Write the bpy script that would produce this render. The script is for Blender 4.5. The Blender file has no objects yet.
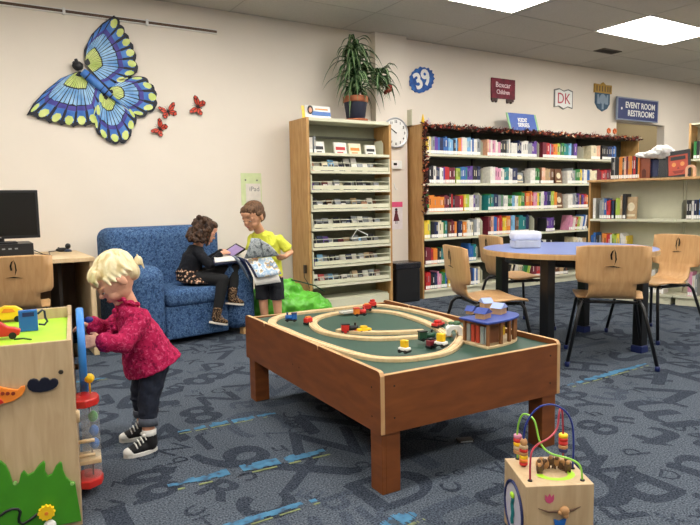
import bpy, bmesh, math, random
from mathutils import Vector, Matrix, Euler
random.seed(7)
S = bpy.context.scene
COL = S.collection
PI = math.pi

# ---------------------------------------------------------------- camera
F = 617.5; CX, CY = 350.0, 262.5; H = 1.08
YAW, PIT, ROL = math.radians(31.9), math.radians(-5.58), math.radians(-.984)
fw = Vector((math.sin(YAW)*math.cos(PIT), math.cos(YAW)*math.cos(PIT), math.sin(PIT)))
r0 = Vector((math.cos(YAW), -math.sin(YAW), 0)); u0 = r0.cross(fw)
rt = r0*math.cos(ROL)+u0*math.sin(ROL); up = u0*math.cos(ROL)-r0*math.sin(ROL)
EYE = Vector((0, 0, H))
def ray(x, y): return fw+rt*((x-CX)/F)-up*((y-CY)/F)
def onY(x, y, Y):
    d = ray(x, y); return EYE+d*(Y/d.y)
def onX(x, y, X):
    d = ray(x, y); return EYE+d*(X/d.x)
def onZ(x, y, z=0):
    d = ray(x, y); return EYE+d*((z-H)/d.z)
cd = bpy.data.cameras.new('camera'); cam = bpy.data.objects.new('camera', cd); COL.objects.link(cam)
cd.sensor_width = 36; cd.lens = 36*F/700; cd.clip_start = .05
M = Matrix((rt, up, -fw)).transposed().to_4x4(); M.translation = EYE
cam.matrix_world = M
S.camera = cam
S.view_settings.view_transform = 'Standard'; S.view_settings.look = 'None'
S.view_settings.gamma = 1; S.view_settings.exposure = 0; S.view_settings.use_curve_mapping = False

# ---------------------------------------------------------------- materials
def lin(h):
    if not isinstance(h, str): return tuple(h)
    h = h.lstrip('#'); o = []
    for i in (0, 2, 4):
        v = int(h[i:i+2], 16)/255
        o.append(v/12.92 if v <= .04045 else ((v+.055)/1.055)**2.4)
    return tuple(o)
MATS = {}
def mat(name, col, rough=.6, metal=0, var=.06, scale=20, bump=0, spec=.5, emit=0, trans=0, alpha=1, coat=0):
    if name in MATS: return MATS[name]
    m = bpy.data.materials.new(name); m.use_nodes = True
    nt = m.node_tree; b = nt.nodes['Principled BSDF']
    c = lin(col)
    b.inputs['Roughness'].default_value = rough; b.inputs['Metallic'].default_value = metal
    b.inputs['Specular IOR Level'].default_value = spec
    b.inputs['Coat Weight'].default_value = coat
    tc = nt.nodes.new('ShaderNodeTexCoord'); n = nt.nodes.new('ShaderNodeTexNoise')
    n.inputs['Scale'].default_value = scale; n.inputs['Detail'].default_value = 3
    nt.links.new(tc.outputs['Object'], n.inputs['Vector'])
    r = nt.nodes.new('ShaderNodeValToRGB'); e = r.color_ramp.elements
    e[0].position = .3; e[1].position = .7
    e[0].color = tuple(x*(1-var) for x in c)+(1,); e[1].color = tuple(min(1, x*(1+var)) for x in c)+(1,)
    nt.links.new(n.outputs['Fac'], r.inputs['Fac']); nt.links.new(r.outputs['Color'], b.inputs['Base Color'])
    if bump:
        bp = nt.nodes.new('ShaderNodeBump'); bp.inputs['Strength'].default_value = bump; bp.inputs['Distance'].default_value = .01
        nt.links.new(n.outputs['Fac'], bp.inputs['Height']); nt.links.new(bp.outputs['Normal'], b.inputs['Normal'])
    if emit:
        b.inputs['Emission Color'].default_value = c+(1,); b.inputs['Emission Strength'].default_value = emit
    if trans: b.inputs['Transmission Weight'].default_value = trans
    if alpha < 1: b.inputs['Alpha'].default_value = alpha
    MATS[name] = m; return m
def pattern(name, cols, scale=30, kind='noise', rough=.8, stretch=(1, 1, 1), pos=None, detail=2, bump=0, const=False, spec=.3, dist=0):
    """base colour from a stretched noise / voronoi through a ramp"""
    if name in MATS: return MATS[name]
    m = bpy.data.materials.new(name); m.use_nodes = True
    nt = m.node_tree; b = nt.nodes['Principled BSDF']; b.inputs['Roughness'].default_value = rough
    b.inputs['Specular IOR Level'].default_value = spec
    tc = nt.nodes.new('ShaderNodeTexCoord'); mp = nt.nodes.new('ShaderNodeMapping'); mp.inputs['Scale'].default_value = stretch
    nt.links.new(tc.outputs['Object'], mp.inputs['Vector'])
    if kind == 'noise':
        n = nt.nodes.new('ShaderNodeTexNoise'); n.inputs['Scale'].default_value = scale; n.inputs['Detail'].default_value = detail
        n.inputs['Distortion'].default_value = dist; out = n.outputs['Fac']
    else:
        n = nt.nodes.new('ShaderNodeTexVoronoi'); n.inputs['Scale'].default_value = scale; out = n.outputs['Distance']
    nt.links.new(mp.outputs['Vector'], n.inputs['Vector'])
    r = nt.nodes.new('ShaderNodeValToRGB'); cr = r.color_ramp
    if const: cr.interpolation = 'CONSTANT'
    pos = pos or [.3+.4*i/(len(cols)-1) for i in range(len(cols))]
    while len(cr.elements) < len(cols): cr.elements.new(.5)
    for i, (c, p) in enumerate(zip(cols, pos)): cr.elements[i].position = p
    for i, c in enumerate(cols): cr.elements[i].color = lin(c)+(1,)
    nt.links.new(out, r.inputs['Fac']); nt.links.new(r.outputs['Color'], b.inputs['Base Color'])
    if bump:
        bp = nt.nodes.new('ShaderNodeBump'); bp.inputs['Strength'].default_value = bump; bp.inputs['Distance'].default_value = .01
        nt.links.new(out, bp.inputs['Height']); nt.links.new(bp.outputs['Normal'], b.inputs['Normal'])
    MATS[name] = m; return m
def wood(name, a, b_, rough=.45, stretch=(2, 2, .35), scale=14):
    return pattern(name, [a, b_], scale=scale, rough=rough, stretch=stretch, detail=5, dist=.6, spec=.4)

WALL = mat('wall_paint', '#e4dbce', .85, var=.015, scale=3, spec=.2)
CEIL = mat('ceiling_tile', '#c3bfb6', .95, var=.05, scale=60, spec=.1)
SEAM = mat('ceiling_seam', '#aaa69d', .9)
CARPET = pattern('carpet_grey', ['#2d343d', '#646c77'], 150, rough=1, pos=[.34, .66], detail=3, bump=.3, spec=.05)
CARPETD = pattern('carpet_dark', ['#1b212b', '#474e5a'], 150, rough=1, pos=[.34, .66], detail=3, bump=.3, spec=.05)
CARPETM = pattern('carpet_mid', ['#252c37', '#545c69'], 150, rough=1, pos=[.34, .66], detail=3, bump=.3, spec=.05)
CARPETB = pattern('carpet_blue', ['#46505c', '#456f8e', '#4f7d9b'], 22, rough=1, pos=[.36, .46, .62], detail=5, spec=.05)
CARPETY = pattern('carpet_lime', ['#68715a', '#868f62'], 60, rough=1, detail=2, spec=.05)
MAPLE = wood('maple', '#b98e5b', '#cfa873')
MAPLEL = wood('light_maple', '#cdb187', '#dcc39b')
OAK = wood('oak_panel', '#a87c49', '#c29a62')
CHERRY = wood('cherry_laminate', '#6c3b1b', '#824a23', stretch=(1.2, 1.2, 5), scale=5)
EDGE = wood('maple_edge', '#b78a5e', '#cda777')
BIRCH = wood('birch_ply', '#b59a76', '#c6ad88', stretch=(3, 3, .4))
TRACK = wood('beech_track', '#cdb083', '#dcc59c')
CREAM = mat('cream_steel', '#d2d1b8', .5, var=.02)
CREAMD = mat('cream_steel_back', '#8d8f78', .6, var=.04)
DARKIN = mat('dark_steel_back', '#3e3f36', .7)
BLACK = mat('black_metal', '#0c0d0f', .35, var=.1)
BLACKP = mat('black_plastic', '#101114', .45)
SCREEN = mat('screen_black', '#060708', .25)
NAVY = mat('navy_plastic', '#16245a', .45)
WHITE = mat('white_plastic', '#e8e8e4', .5, var=.02)
PAPER = mat('paper', '#e6e4dd', .8, var=.03)
GREENFELT = mat('green_playboard', '#24473a', .5, var=.08, scale=6)
RED = mat('red_paint', '#c62b25', .35); YEL = mat('yellow_paint', '#f0c41f', .35)
BLU = mat('blue_paint', '#1f62b0', .35); GRN = mat('green_paint', '#3f8b1c', .4)
ORA = mat('orange_paint', '#e8842a', .4); LIME = mat('lime_board', '#a9d932', .45)
ROOFB = mat('roof_blue', '#27408f', .5); TABLEB = mat('table_blue', '#7387c4', .28, var=.03)
SKIN = mat('child_skin', '#d9a184', .55, var=.04, scale=25); SKINB = mat('tanned_skin', '#d49c78', .55, var=.04)
LIP = mat('lip', '#b4564f', .5); EYEM = mat('eye_dark', '#241a17', .3); EYEW = mat('eye_white', '#d8d2cb', .4)

# ---------------------------------------------------------------- mesh builder
class MB:
    def __init__(s): s.v = []; s.f = []; s.m = []; s.sm = []
    def add(s, vs, fs, m=0, smooth=False):
        k = len(s.v); s.v += [tuple(v) for v in vs]
        for f in fs: s.f.append(tuple(i+k for i in f)); s.m.append(m); s.sm.append(smooth)
        return s
    def box(s, x0, x1, y0, y1, z0, z1, m=0, T=None):
        vs = [Vector(p) for p in ((x0, y0, z0), (x1, y0, z0), (x1, y1, z0), (x0, y1, z0), (x0, y0, z1), (x1, y0, z1), (x1, y1, z1), (x0, y1, z1))]
        if T: vs = [T @ v for v in vs]
        return s.add(vs, [(0, 3, 2, 1), (4, 5, 6, 7), (0, 1, 5, 4), (1, 2, 6, 5), (2, 3, 7, 6), (3, 0, 4, 7)], m)
    def prism(s, pts, a, b, axis='z', m=0, T=None, mtop=None):
        """polygon pts (2D) extruded between a and b along axis; x-y order for z, x-z for y, y-z for x"""
        def P(p, h):
            v = Vector((p[0], p[1], h)) if axis == 'z' else Vector((p[0], h, p[1])) if axis == 'y' else Vector((h, p[0], p[1]))
            return T @ v if T else v
        n = len(pts); vs = [P(p, a) for p in pts]+[P(p, b) for p in pts]
        s.add(vs, [tuple(range(n-1, -1, -1))], m); s.f.append(tuple(i+len(s.v)-n for i in range(n))); s.m.append(m if mtop is None else mtop); s.sm.append(False)
        k = len(s.v)-2*n
        for i in range(n):
            j = (i+1) % n; s.f.append((k+i, k+j, k+n+j, k+n+i)); s.m.append(m); s.sm.append(False)
        return s
    def tube(s, pts, r, m=0, n=10, smooth=True, caps=True):
        pts = [Vector(p) for p in pts]; rs = r if isinstance(r, (list, tuple)) else [r]*len(pts)
        vs = []; fs = []; prev = None
        for i, p in enumerate(pts):
            t = (pts[min(i+1, len(pts)-1)]-pts[max(i-1, 0)]).normalized()
            if prev is None:
                a = t.orthogonal().normalized()
            else:
                a = prev-t*prev.dot(t)
                a = a.normalized() if a.length > 1e-6 else t.orthogonal().normalized()
            prev = a; b = t.cross(a)
            for k in range(n):
                w = 2*PI*k/n; vs.append(p+(a*math.cos(w)+b*math.sin(w))*rs[i])
        for i in range(len(pts)-1):
            for k in range(n): fs.append((i*n+k, i*n+(k+1) % n, (i+1)*n+(k+1) % n, (i+1)*n+k))
        s.add(vs, fs, m, smooth)
        if caps:
            k = len(s.v)-len(vs)
            s.f.append(tuple(k+i for i in range(n-1, -1, -1))); s.m.append(m); s.sm.append(False)
            k = len(s.v)-n; s.f.append(tuple(k+i for i in range(n))); s.m.append(m); s.sm.append(False)
        return s
    def lathe(s, prof, c=(0, 0, 0), n=28, m=0, T=None, smooth=True):
        vs = []; fs = []
        for (r, z) in prof:
            for k in range(n):
                w = 2*PI*k/n; v = Vector((c[0]+r*math.cos(w), c[1]+r*math.sin(w), c[2]+z))
                vs.append(T @ v if T else v)
        for i in range(len(prof)-1):
            for k in range(n): fs.append((i*n+k, i*n+(k+1) % n, (i+1)*n+(k+1) % n, (i+1)*n+k))
        k0 = len(s.v); s.add(vs, fs, m, smooth)
        s.f.append(tuple(k0+i for i in range(n-1, -1, -1))); s.m.append(m); s.sm.append(False)
        k1 = k0+(len(prof)-1)*n; s.f.append(tuple(k1+i for i in range(n))); s.m.append(m); s.sm.append(False)
        return s
    def ball(s, c, r, m=0, n=12, T=None):
        r = (r, r, r) if not isinstance(r, (tuple, list)) else r
        h = n//2; vs = []; fs = []
        for i in range(1, h):
            a = PI*i/h
            for k in range(n):
                w = 2*PI*k/n; vs.append(Vector((r[0]*math.sin(a)*math.cos(w), r[1]*math.sin(a)*math.sin(w), r[2]*math.cos(a))))
        vs += [Vector((0, 0, r[2])), Vector((0, 0, -r[2]))]
        for i in range(h-2):
            for k in range(n): fs.append((i*n+k, (i+1)*n+k, (i+1)*n+(k+1) % n, i*n+(k+1) % n))
        t = len(vs)-2
        for k in range(n):
            fs.append((t, k, (k+1) % n)); fs.append((t+1, (h-2)*n+(k+1) % n, (h-2)*n+k))
        R = T or Matrix.Identity(4); c = Vector(c)
        return s.add([c+(R @ v) for v in vs], fs, m, True)
    def cap(s, p0, r0_, p1, r1, m=0, n=14):
        """tapered capsule"""
        p0, p1 = Vector(p0), Vector(p1); t = (p1-p0).normalized(); q = 4
        pts = []; rs = []
        for i in range(q): a = PI/2*(i+.35)/q; pts.append(p0-t*r0_*math.cos(a)); rs.append(r0_*math.sin(a))
        pts.append(p0); rs.append(r0_); pts.append(p1); rs.append(r1)
        for i in range(q-1, -1, -1): a = PI/2*(i+.35)/q; pts.append(p1+t*r1*math.cos(a)); rs.append(r1*math.sin(a))
        return s.tube(pts, rs, m, n)
    def mesh(s, name, mats):
        me = bpy.data.meshes.new(name); me.from_pydata(s.v, [], s.f)
        for m in mats: me.materials.append(m)
        me.polygons.foreach_set('material_index', s.m); me.polygons.foreach_set('use_smooth', s.sm)
        me.update(); return me
def rotz(a, c=(0, 0, 0)):
    c = Vector(c); return Matrix.Translation(c) @ Matrix.Rotation(a, 4, 'Z')

def tag(o, label, cat, group=None, kind=None):
    if label: o['label'] = label
    if cat: o['category'] = cat
    if group: o['group'] = group
    if kind: o['kind'] = kind
    return o
def thing(name, label, cat, loc=(0, 0, 0), rz=0, group=None, kind=None):
    o = bpy.data.objects.new(name, None); COL.objects.link(o); o.empty_display_size = .1
    o.location = loc; o.rotation_euler = (0, 0, rz); return tag(o, label, cat, group, kind)
def obj(name, mb, mats, parent=None, loc=(0, 0, 0), rz=0, bevel=0, label=None, cat=None, group=None, kind=None, seg=2, rot=None):
    if not isinstance(mats, (list, tuple)): mats = [mats]
    me = mb.mesh(name, mats) if isinstance(mb, MB) else mb
    o = bpy.data.objects.new(name, me); COL.objects.link(o); o.location = loc; o.rotation_euler = rot or (0, 0, rz)
    if parent: o.parent = parent
    if bevel:
        b = o.modifiers.new('bevel', 'BEVEL'); b.width = bevel; b.segments = seg; b.limit_method = 'ANGLE'; b.angle_limit = math.radians(40)
    return tag(o, label, cat, group, kind)
def dup(root, loc=None, rz=None, label=None, group=None):
    c = root.copy(); COL.objects.link(c)
    if loc is not None: c.location = loc
    if rz is not None: c.rotation_euler = (0, 0, rz)
    if label: c['label'] = label
    if group: c['group'] = group
    for ch in list(root.children):
        d = ch.copy(); COL.objects.link(d); d.parent = c
        for g in list(ch.children):
            e = g.copy(); COL.objects.link(e); e.parent = d
    return c
def bake(o):
    """apply the modifiers of o"""
    bpy.context.view_layer.update()
    dg = bpy.context.evaluated_depsgraph_get(); me = bpy.data.meshes.new_from_object(o.evaluated_get(dg))
    o.modifiers.clear(); o.data = me
def blob(name, mb, m, parent, base, voxel=.006, smooth=6, label=None, disp=None):
    """one continuous body grown from overlapping pieces"""
    base = Vector(base); mb.v = [tuple(Vector(v)-base) for v in mb.v]
    o = obj(name, mb, m, parent, label=label)
    r = o.modifiers.new('r', 'REMESH'); r.mode = 'VOXEL'; r.voxel_size = voxel; r.use_smooth_shade = True
    s = o.modifiers.new('s', 'SMOOTH'); s.factor = .5; s.iterations = smooth
    if disp:
        t = bpy.data.textures.new('fold', 'CLOUDS'); t.noise_scale = disp[0]
        d = o.modifiers.new('d', 'DISPLACE'); d.texture = t; d.strength = disp[1]; d.mid_level = .5; d.texture_coords = 'LOCAL'
    bake(o); return o
def text_mesh(body, size, ext=.001, bold=0.0, align='CENTER', sx=1, res=3):
    cu = bpy.data.curves.new('lettering', 'FONT'); cu.body = body; cu.size = size; cu.extrude = ext; cu.offset = bold
    cu.align_x = align; cu.align_y = 'CENTER'; cu.resolution_u = res
    o = bpy.data.objects.new('lettering', cu); COL.objects.link(o); bpy.context.view_layer.update()
    me = bpy.data.meshes.new_from_object(o.evaluated_get(bpy.context.evaluated_depsgraph_get()))
    bpy.data.objects.remove(o); bpy.data.curves.remove(cu)
    for v in me.vertices: v.co.x *= sx
    return me
def text(body, size, m, parent, loc, rot, bold=0.0, sx=1, name='lettering', ext=.001):
    me = text_mesh(body, size, ext, bold, sx=sx); me.materials.clear(); me.materials.append(m)
    o = obj(name, me, m, parent, loc=loc, rot=rot)
    return o
def ordn(n):
    one = ['', 'first', 'second', 'third', 'fourth', 'fifth', 'sixth', 'seventh', 'eighth', 'ninth', 'tenth', 'eleventh', 'twelfth', 'thirteenth', 'fourteenth', 'fifteenth', 'sixteenth', 'seventeenth', 'eighteenth', 'nineteenth']
    if n > 100: return 'hundred-and-'+ordn(n-100)
    if n == 100: return 'hundredth'
    if n < 20: return one[n]
    t = {2: 'twent', 3: 'thirt', 4: 'fort', 5: 'fift', 6: 'sixt', 7: 'sevent', 8: 'eight', 9: 'ninet'}[n//10]
    return t+'ieth' if n % 10 == 0 else t+'y-'+one[n % 10]

# ---------------------------------------------------------------- the room
WY = 5.625; CZ = 2.862; PWY = 5.53
XL, XR, YB = -3.2, 11.0, -3.6
# floor with its woven letters
fl = MB(); fl.add([(XL, YB, 0), (XR, YB, 0), (XR, WY+2.2, 0), (XL, WY+2.2, 0)], [(0, 1, 2, 3)], 0)
rnd = random.Random(3)
glyph = {}
for ch in 'ABCDEFGHJKLMNPQRSTUVWXYZabcdeghkmnpqrstuyz23456789&?':
    me = text_mesh(ch, 1, 0, res=4, bold=0)
    glyph[ch] = ([v.co.copy() for v in me.vertices], [tuple(p.vertices) for p in me.polygons if p.normal.z > .5 or True])
keys = list(glyph)
placed = []; tries = 0
while tries < 16000 and len(placed) < 900:
    tries += 1
    big = rnd.random()
    sz = rnd.uniform(.34, .5) if tries < 2500 else rnd.uniform(.2, .3) if tries < 7000 else rnd.uniform(.11, .17)
    x = rnd.uniform(-.6, 6.6); y = rnd.uniform(.9, 5.4); r_ = sz*.335
    if any((x-a)**2+(y-b)**2 < (r_+c)**2 for a, b, c in placed): continue
    placed.append((x, y, r_))
    ch = rnd.choice(keys); vs, fs = glyph[ch]
    a = rnd.choice((0, .12, -.15, PI/2, -PI/2, 1.2, -1.1, PI, .6)); ca, sa = math.cos(a), math.sin(a)
    m_ = 1 if rnd.random() < .72 else 2
    wx = rnd.uniform(.95, 1.35)
    zz = .0006+.0000021*len(placed)
    for dx, dy in ((-.5, -.3), (.5, .3), (0, 0)) if sz > .2 else ((0, 0),):   # heavy strokes
        zz += .0000006; k_ = sz*.055
        fl.add([(x+(v.x*ca*wx-v.y*sa)*sz+dx*k_*ca-dy*k_*sa, y+(v.x*sa*wx+v.y*ca)*sz+dx*k_*sa+dy*k_*ca, zz) for v in vs], fs, m_)
for (xa, ya, L, w) in ((.8, 2.87, .5, .05), (.6, 2.32, .7, .07), (-.1, 4.1, .8, .05), (1.9, 4.45, .7, .045), (2.9, 2.3, .8, .05), (1.12, 1.62, .14, .07), (2.0, 1.05, .5, .05), (3.6, 1.9, .8, .05), (4.6, 2.2, .7, .05), (.35, 1.9, .7, .045)):
    T = rotz(-.02+.05*math.sin(xa*7), (xa, ya, 0)); k = 26   # a faint broken brush-like streak
    for i in range(k):
        x0 = L*i/k; ww = w*(.35+.65*math.sin(PI*(i+.5)/k))*rnd.uniform(.7, 1.1); yo = rnd.uniform(-.12, .12)*w
        if rnd.random() < .08: continue
        fl.add([T @ Vector(p) for p in ((x0, yo-ww/2, .0034), (x0+L/k, yo-ww/2, .0034), (x0+L/k, yo+ww/2, .0034), (x0, yo+ww/2, .0034))], [(0, 1, 2, 3)], 3)
        if rnd.random() < .6: fl.add([T @ Vector(p) for p in ((x0, -w*.8, .0037), (x0+L/k, -w*.8, .0037), (x0+L/k, -w*.6, .0037), (x0, -w*.6, .0037))], [(0, 1, 2, 3)], 4)
obj('floor', fl, [CARPET, CARPETD, CARPETM, CARPETB, CARPETY], kind='structure')
# ceiling with its grid of tiles
ce = MB().box(XL, XR, YB, WY+2.2, CZ, CZ+.05)
y = WY-.02-.61*11
obj('ceiling', ce, [CEIL], kind='structure')
g = MB(); gy = [3.77-.61*k for k in range(-3, 13)]; gx = [5.88+1.22*k for k in range(-8, 5)]
for yy in gy:
    if YB < yy < WY: g.box(XL, XR, yy-.004, yy+.004, CZ-.002, CZ)
for xx in gx:
    if XL < xx < XR: g.box(xx-.004, xx+.004, YB, WY, CZ-.002, CZ)
obj('trim_1', g, SEAM, kind='structure')
# back wall with doorway; the wall ends at a passage beyond
DX0, DX1, DZ = 8.06, 9.25, 2.17
bw = MB().box(XL, DX0, WY, WY+.12, 0, CZ).box(DX1, XR, WY, WY+.12, 0, CZ).box(DX0, DX1, WY, WY+.12, DZ, CZ)
obj('wall_back', bw, WALL, kind='structure')
obj('wall_column', MB().box(3.80, 4.215, PWY, WY, 0, CZ), WALL, kind='structure')
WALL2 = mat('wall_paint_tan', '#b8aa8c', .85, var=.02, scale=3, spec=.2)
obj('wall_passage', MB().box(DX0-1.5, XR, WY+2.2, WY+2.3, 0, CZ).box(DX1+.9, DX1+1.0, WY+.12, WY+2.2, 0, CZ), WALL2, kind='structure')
obj('wall_left', MB().box(XL-.1, XL, YB, WY+.12, 0, CZ), WALL, kind='structure')
obj('wall_right', MB().box(XR, XR+.1, YB, WY+2.2, 0, CZ), WALL, kind='structure')
obj('wall_front', MB().box(XL, XR, YB-.1, YB, 0, CZ), WALL, kind='structure')
obj('baseboard_back', MB().box(XL, 3.8, WY-.012, WY, 0, .1).box(3.79, 4.225, PWY-.012, PWY, 0, .1).box(4.215, DX0, WY-.012, WY, 0, .1), mat('base_vinyl', '#57514a', .6), kind='structure')

# ceiling lights
FRAME = mat('light_frame', '#d8d6d0', .5); DIFF = mat('light_diffuser', '#fffaf2', .6, var=0, emit=20)
proto = None
spots = [(5.88, 3.76, 'bright ceiling light panel nearest the event room sign'), (3.36, 3.74, 'bright ceiling light panel at the top edge, nearer the clock wall')]
for ix, xx in enumerate((.92, -1.52, 3.36, 5.88, 8.32)):
    for yy in (3.75, 1.31, -1.13):
        if (xx, yy) in ((5.88, 3.75), (3.36, 3.75)): continue
        spots.append((xx, yy, None))
n = 0
for (x, y, lb) in spots:
    if lb is None:
        n += 1; lb = 'bright ceiling light panel outside the picture, ' + ordn(n) + ' of those overhead'
    if proto is None:
        proto = thing('ceiling_light', lb, 'ceiling light', (x, y, CZ), 0, 'ceiling light panels')
        obj('frame', MB().box(-.02, 1.24, -.02, .0, -.006, 0).box(-.02, 1.24, .61, .63, -.006, 0).box(-.02, 0, 0, .61, -.006, 0).box(1.22, 1.24, 0, .61, -.006, 0), FRAME, proto)
        obj('diffuser', MB().box(0, 1.22, 0, .61, -.004, -.001), DIFF, proto)
    else: dup(proto, (x, y, CZ), None, lb)
# a light of the passage beyond the doorway
t = thing('passage_light', 'ceiling light panel in the passage beyond the doorway', 'ceiling light', (8.9, WY+.6, CZ))
obj('diffuser', MB().box(0, .6, 0, .6, -.004, -.001), mat('passage_diffuser', '#fff4e0', .6, var=0, emit=14), t); obj('frame', MB().box(-.02, .62, -.02, 0, -.006, 0).box(-.02, .62, .6, .62, -.006, 0), FRAME, t)
# vents
VM = mat('vent_dark', '#2b2420', .6)
for k, (x, y, lb) in enumerate(((6.8, 4.89, 'dark ceiling vent beside the bright light panel'), (8.35, 4.2, 'dark ceiling vent at the right edge above the far bookcase'))):
    t = thing('ceiling_vent', lb, 'vent', (x, y, CZ), .0, 'ceiling vents')
    obj('grille_frame', MB().box(-.16, .16, -.075, -.06, -.008, 0).box(-.16, .16, .06, .075, -.008, 0).box(-.175, -.16, -.075, .075, -.008, 0).box(.16, .175, -.075, .075, -.008, 0), mat('vent_frame', '#5d554b', .6), t)
    sl = MB().box(-.16, .16, -.06, .06, -.002, 0)
    for i in range(5): sl.box(-.16, .16, -.055+.025*i, -.045+.025*i, -.007, -.002)
    obj('slats', sl, VM, t)
# ---------------------------------------------------------------- things on the walls
# picture rail
t = thing('display_rail', 'long brown display rail with white edges high on the left wall', 'rail', (0, WY, 2.66))
obj('strip', MB().box(XL+.3, 2.09, -.018, 0, -.012, .012), mat('rail_brown', '#5a4536', .7), t)
obj('edging', MB().box(XL+.3, 2.09, -.024, 0, .012, .018).box(XL+.3, 2.09, -.024, 0, -.018, -.012), WHITE, t, label='white edging')
for x in (-1.3, -.2, .80, 1.46):
    obj('clip', MB().box(x-.01, x+.01, -.03, 0, -.026, .026), WHITE, t)

# butterfly kite
KY = WY-.021
def kp(x, y): # point of the zoomed view to the wall plane
    p = onY(20+x/3.75, 10+y/3.75, KY); return Vector((p.x, p.z))
kb = kp(290, 280)
kite = thing('butterfly_kite', 'large blue butterfly kite with yellow-green scalloped wing edges on the wall', 'kite', (kb.x, KY, kb.y))
KBL = mat('kite_black', '#0b0f22', .6); KLB = pattern('kite_light_blue', ['#5590cf', '#a5cdea'], 9, rough=.6); KMB = pattern('kite_mid_blue', ['#2f5fb0', '#5a8fd6'], 9, rough=.6)
KPU = pattern('kite_violet', ['#3b3a86', '#574fa2'], 9, rough=.6); KYG = pattern('kite_lime', ['#b6cc62', '#dfe79a'], 9, rough=.6); KED = mat('kite_edge_blue', '#356ca8', .6)
def wing(root, outline, nseg, sa=0.0, sb=1.0, l0=0.0, l1=1.0):
    """outline: points from the leading root round the scalloped edge back to the body"""
    R = kp(*root); pts = [kp(*p) for p in outline]
    out = MB(); q = pts
    out.prism([(p.x-kb.x, p.y-kb.y) for p in [R]+q], -.004, 0, 'y', 0)
    # resample outline
    L = [0]
    for i in range(1, len(q)): L.append(L[-1]+(q[i]-q[i-1]).length)
    def at_(s):
        s = max(0, min(.9999, s))*L[-1]
        for i in range(1, len(q)):
            if s <= L[i]: return q[i-1].lerp(q[i], (s-L[i-1])/max(1e-6, L[i]-L[i-1]))
        return q[-1]
    def patch(s0, s1, r0_, r1, m, y, rnd_=False, shift=0):
        a0, a1 = at_(s0), at_(s1); n_ = 6; top = []; bot = []
        for i in range(n_+1):
            u = i/n_; e = a0.lerp(a1, u); rr = r1
            if rnd_: rr = r0_+(r1-r0_)*(.35+.65*math.sin(PI*min(1, max(0, u)))**.6)
            top.append(R.lerp(e, rr)); bot.append(R.lerp(e, r0_))
        if rnd_: bot = [bot[0].lerp(bot[-1], .25), bot[0].lerp(bot[-1], .75)]
        poly = bot+top[::-1]
        out.add([(p.x-kb.x, y, p.y-kb.y) for p in poly], [tuple(range(len(poly)))], m)
    for k in range(nseg):
        s0, s1 = sa+(sb-sa)*k/nseg, sa+(sb-sa)*(k+1)/nseg; g_ = .09/nseg*(sb-sa)
        h = (s1-s0)/2
        for (a, b) in ((s0+g_*.7, s0+h-g_*.5), (s0+h+g_*.5, s1-g_*.7)):
            patch(a, b, .10, .31, 4, -.006); patch(a, b, .335, .62, 1, -.006)
        patch(s0+g_*.6, s1-g_*.6, .635, .73, 3, -.006)
        patch(s0+g_*1.4, s1-g_*1.4, .72, .93, 2, -.0065); 
        if l0 <= (s0+s1)/2 <= l1: patch(s0+g_*1.6, s1-g_*1.6, .82, .985, 4, -.008, True)
    return out
km = [KBL, KLB, KMB, KPU, KYG, KED]
def scal(a, b, n_, d):
    """scalloped edge between pixel points"""
    res = []; a = Vector(a); b = Vector(b); nrm = Vector((b.y-a.y, a.x-b.x)).normalized()
    for k in range(n_):
        for i in (0, .2, .5, .8):
            u = (k+i)/n_; res.append(tuple(a.lerp(b, u)+nrm*d*math.sin(PI*i)))
    return res+[tuple(b)]
def chain(segs, n_, d):
    o = []
    for i in range(len(segs)-1): o += scal(segs[i], segs[i+1], n_, d)[:-1]
    return o+[segs[-1]]
w1 = wing((243, 200), [(240, 150), (268, 92), (308, 50), (352, 20)]+chain([(356, 24), (392, 85), (425, 150), (438, 235)], 2, 8)+[(400, 262), (365, 292), (330, 300), (262, 228)], 11, .05, .86, .28, .80)
w2 = wing((226, 230), [(250, 250), (318, 318)]+chain([(290, 436), (200, 440), (110, 425), (24, 395)], 2, -8)[::1]+[(50, 350), (92, 305), (150, 258), (205, 234)], 11, .12, .93, .14, .70)
w3 = wing((330, 305), [(335, 278), (390, 252), (440, 248)]+chain([(460, 250), (505, 300), (508, 365), (450, 403)], 2, 8)+[(410, 385), (370, 348)], 7, .08, .97)
w4 = wing((318, 318), [(368, 352), (420, 370)]+chain([(437, 400), (400, 492), (345, 498), (285, 450)], 2, 8)+[(272, 400), (285, 345)], 7, .12, .97)
obj('forewing', w1, km, kite); obj('forewing', w2, km, kite); obj('hindwing', w3, km, kite); obj('hindwing', w4, km, kite)
b = MB()
a0, a1 = kp(232, 232), kp(372, 352)
pts = [(a0.lerp(a1, u).x-kb.x, -.02, a0.lerp(a1, u).y-kb.y) for u in [i/8 for i in range(9)]]
b.tube(pts, [.03, .036, .036, .033, .028, .024, .018, .012, .005], 0, 12)
for i in range(1, 7): 
    p = Vector(pts[i]); q = Vector(pts[i])+ (Vector(pts[i+1])-Vector(pts[i]))*.25
    b.tube([p, q], .0375-.003*i+.002, 1, 12)
obj('body', b, [KMB, KBL], kite)
hd = kp(215, 212); b = MB().ball((hd.x-kb.x, -.025, hd.y-kb.y), (.045, .03, .04), 0)
for q in ((196, 200), (205, 188)):
    z = kp(*q); b.tube([(hd.x-kb.x, -.03, hd.y-kb.y), (z.x-kb.x, -.05, z.y-kb.y)], [.02, .012], 0, 8)
obj('head', b, mat('kite_head', '#101014', .5), kite)

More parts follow.
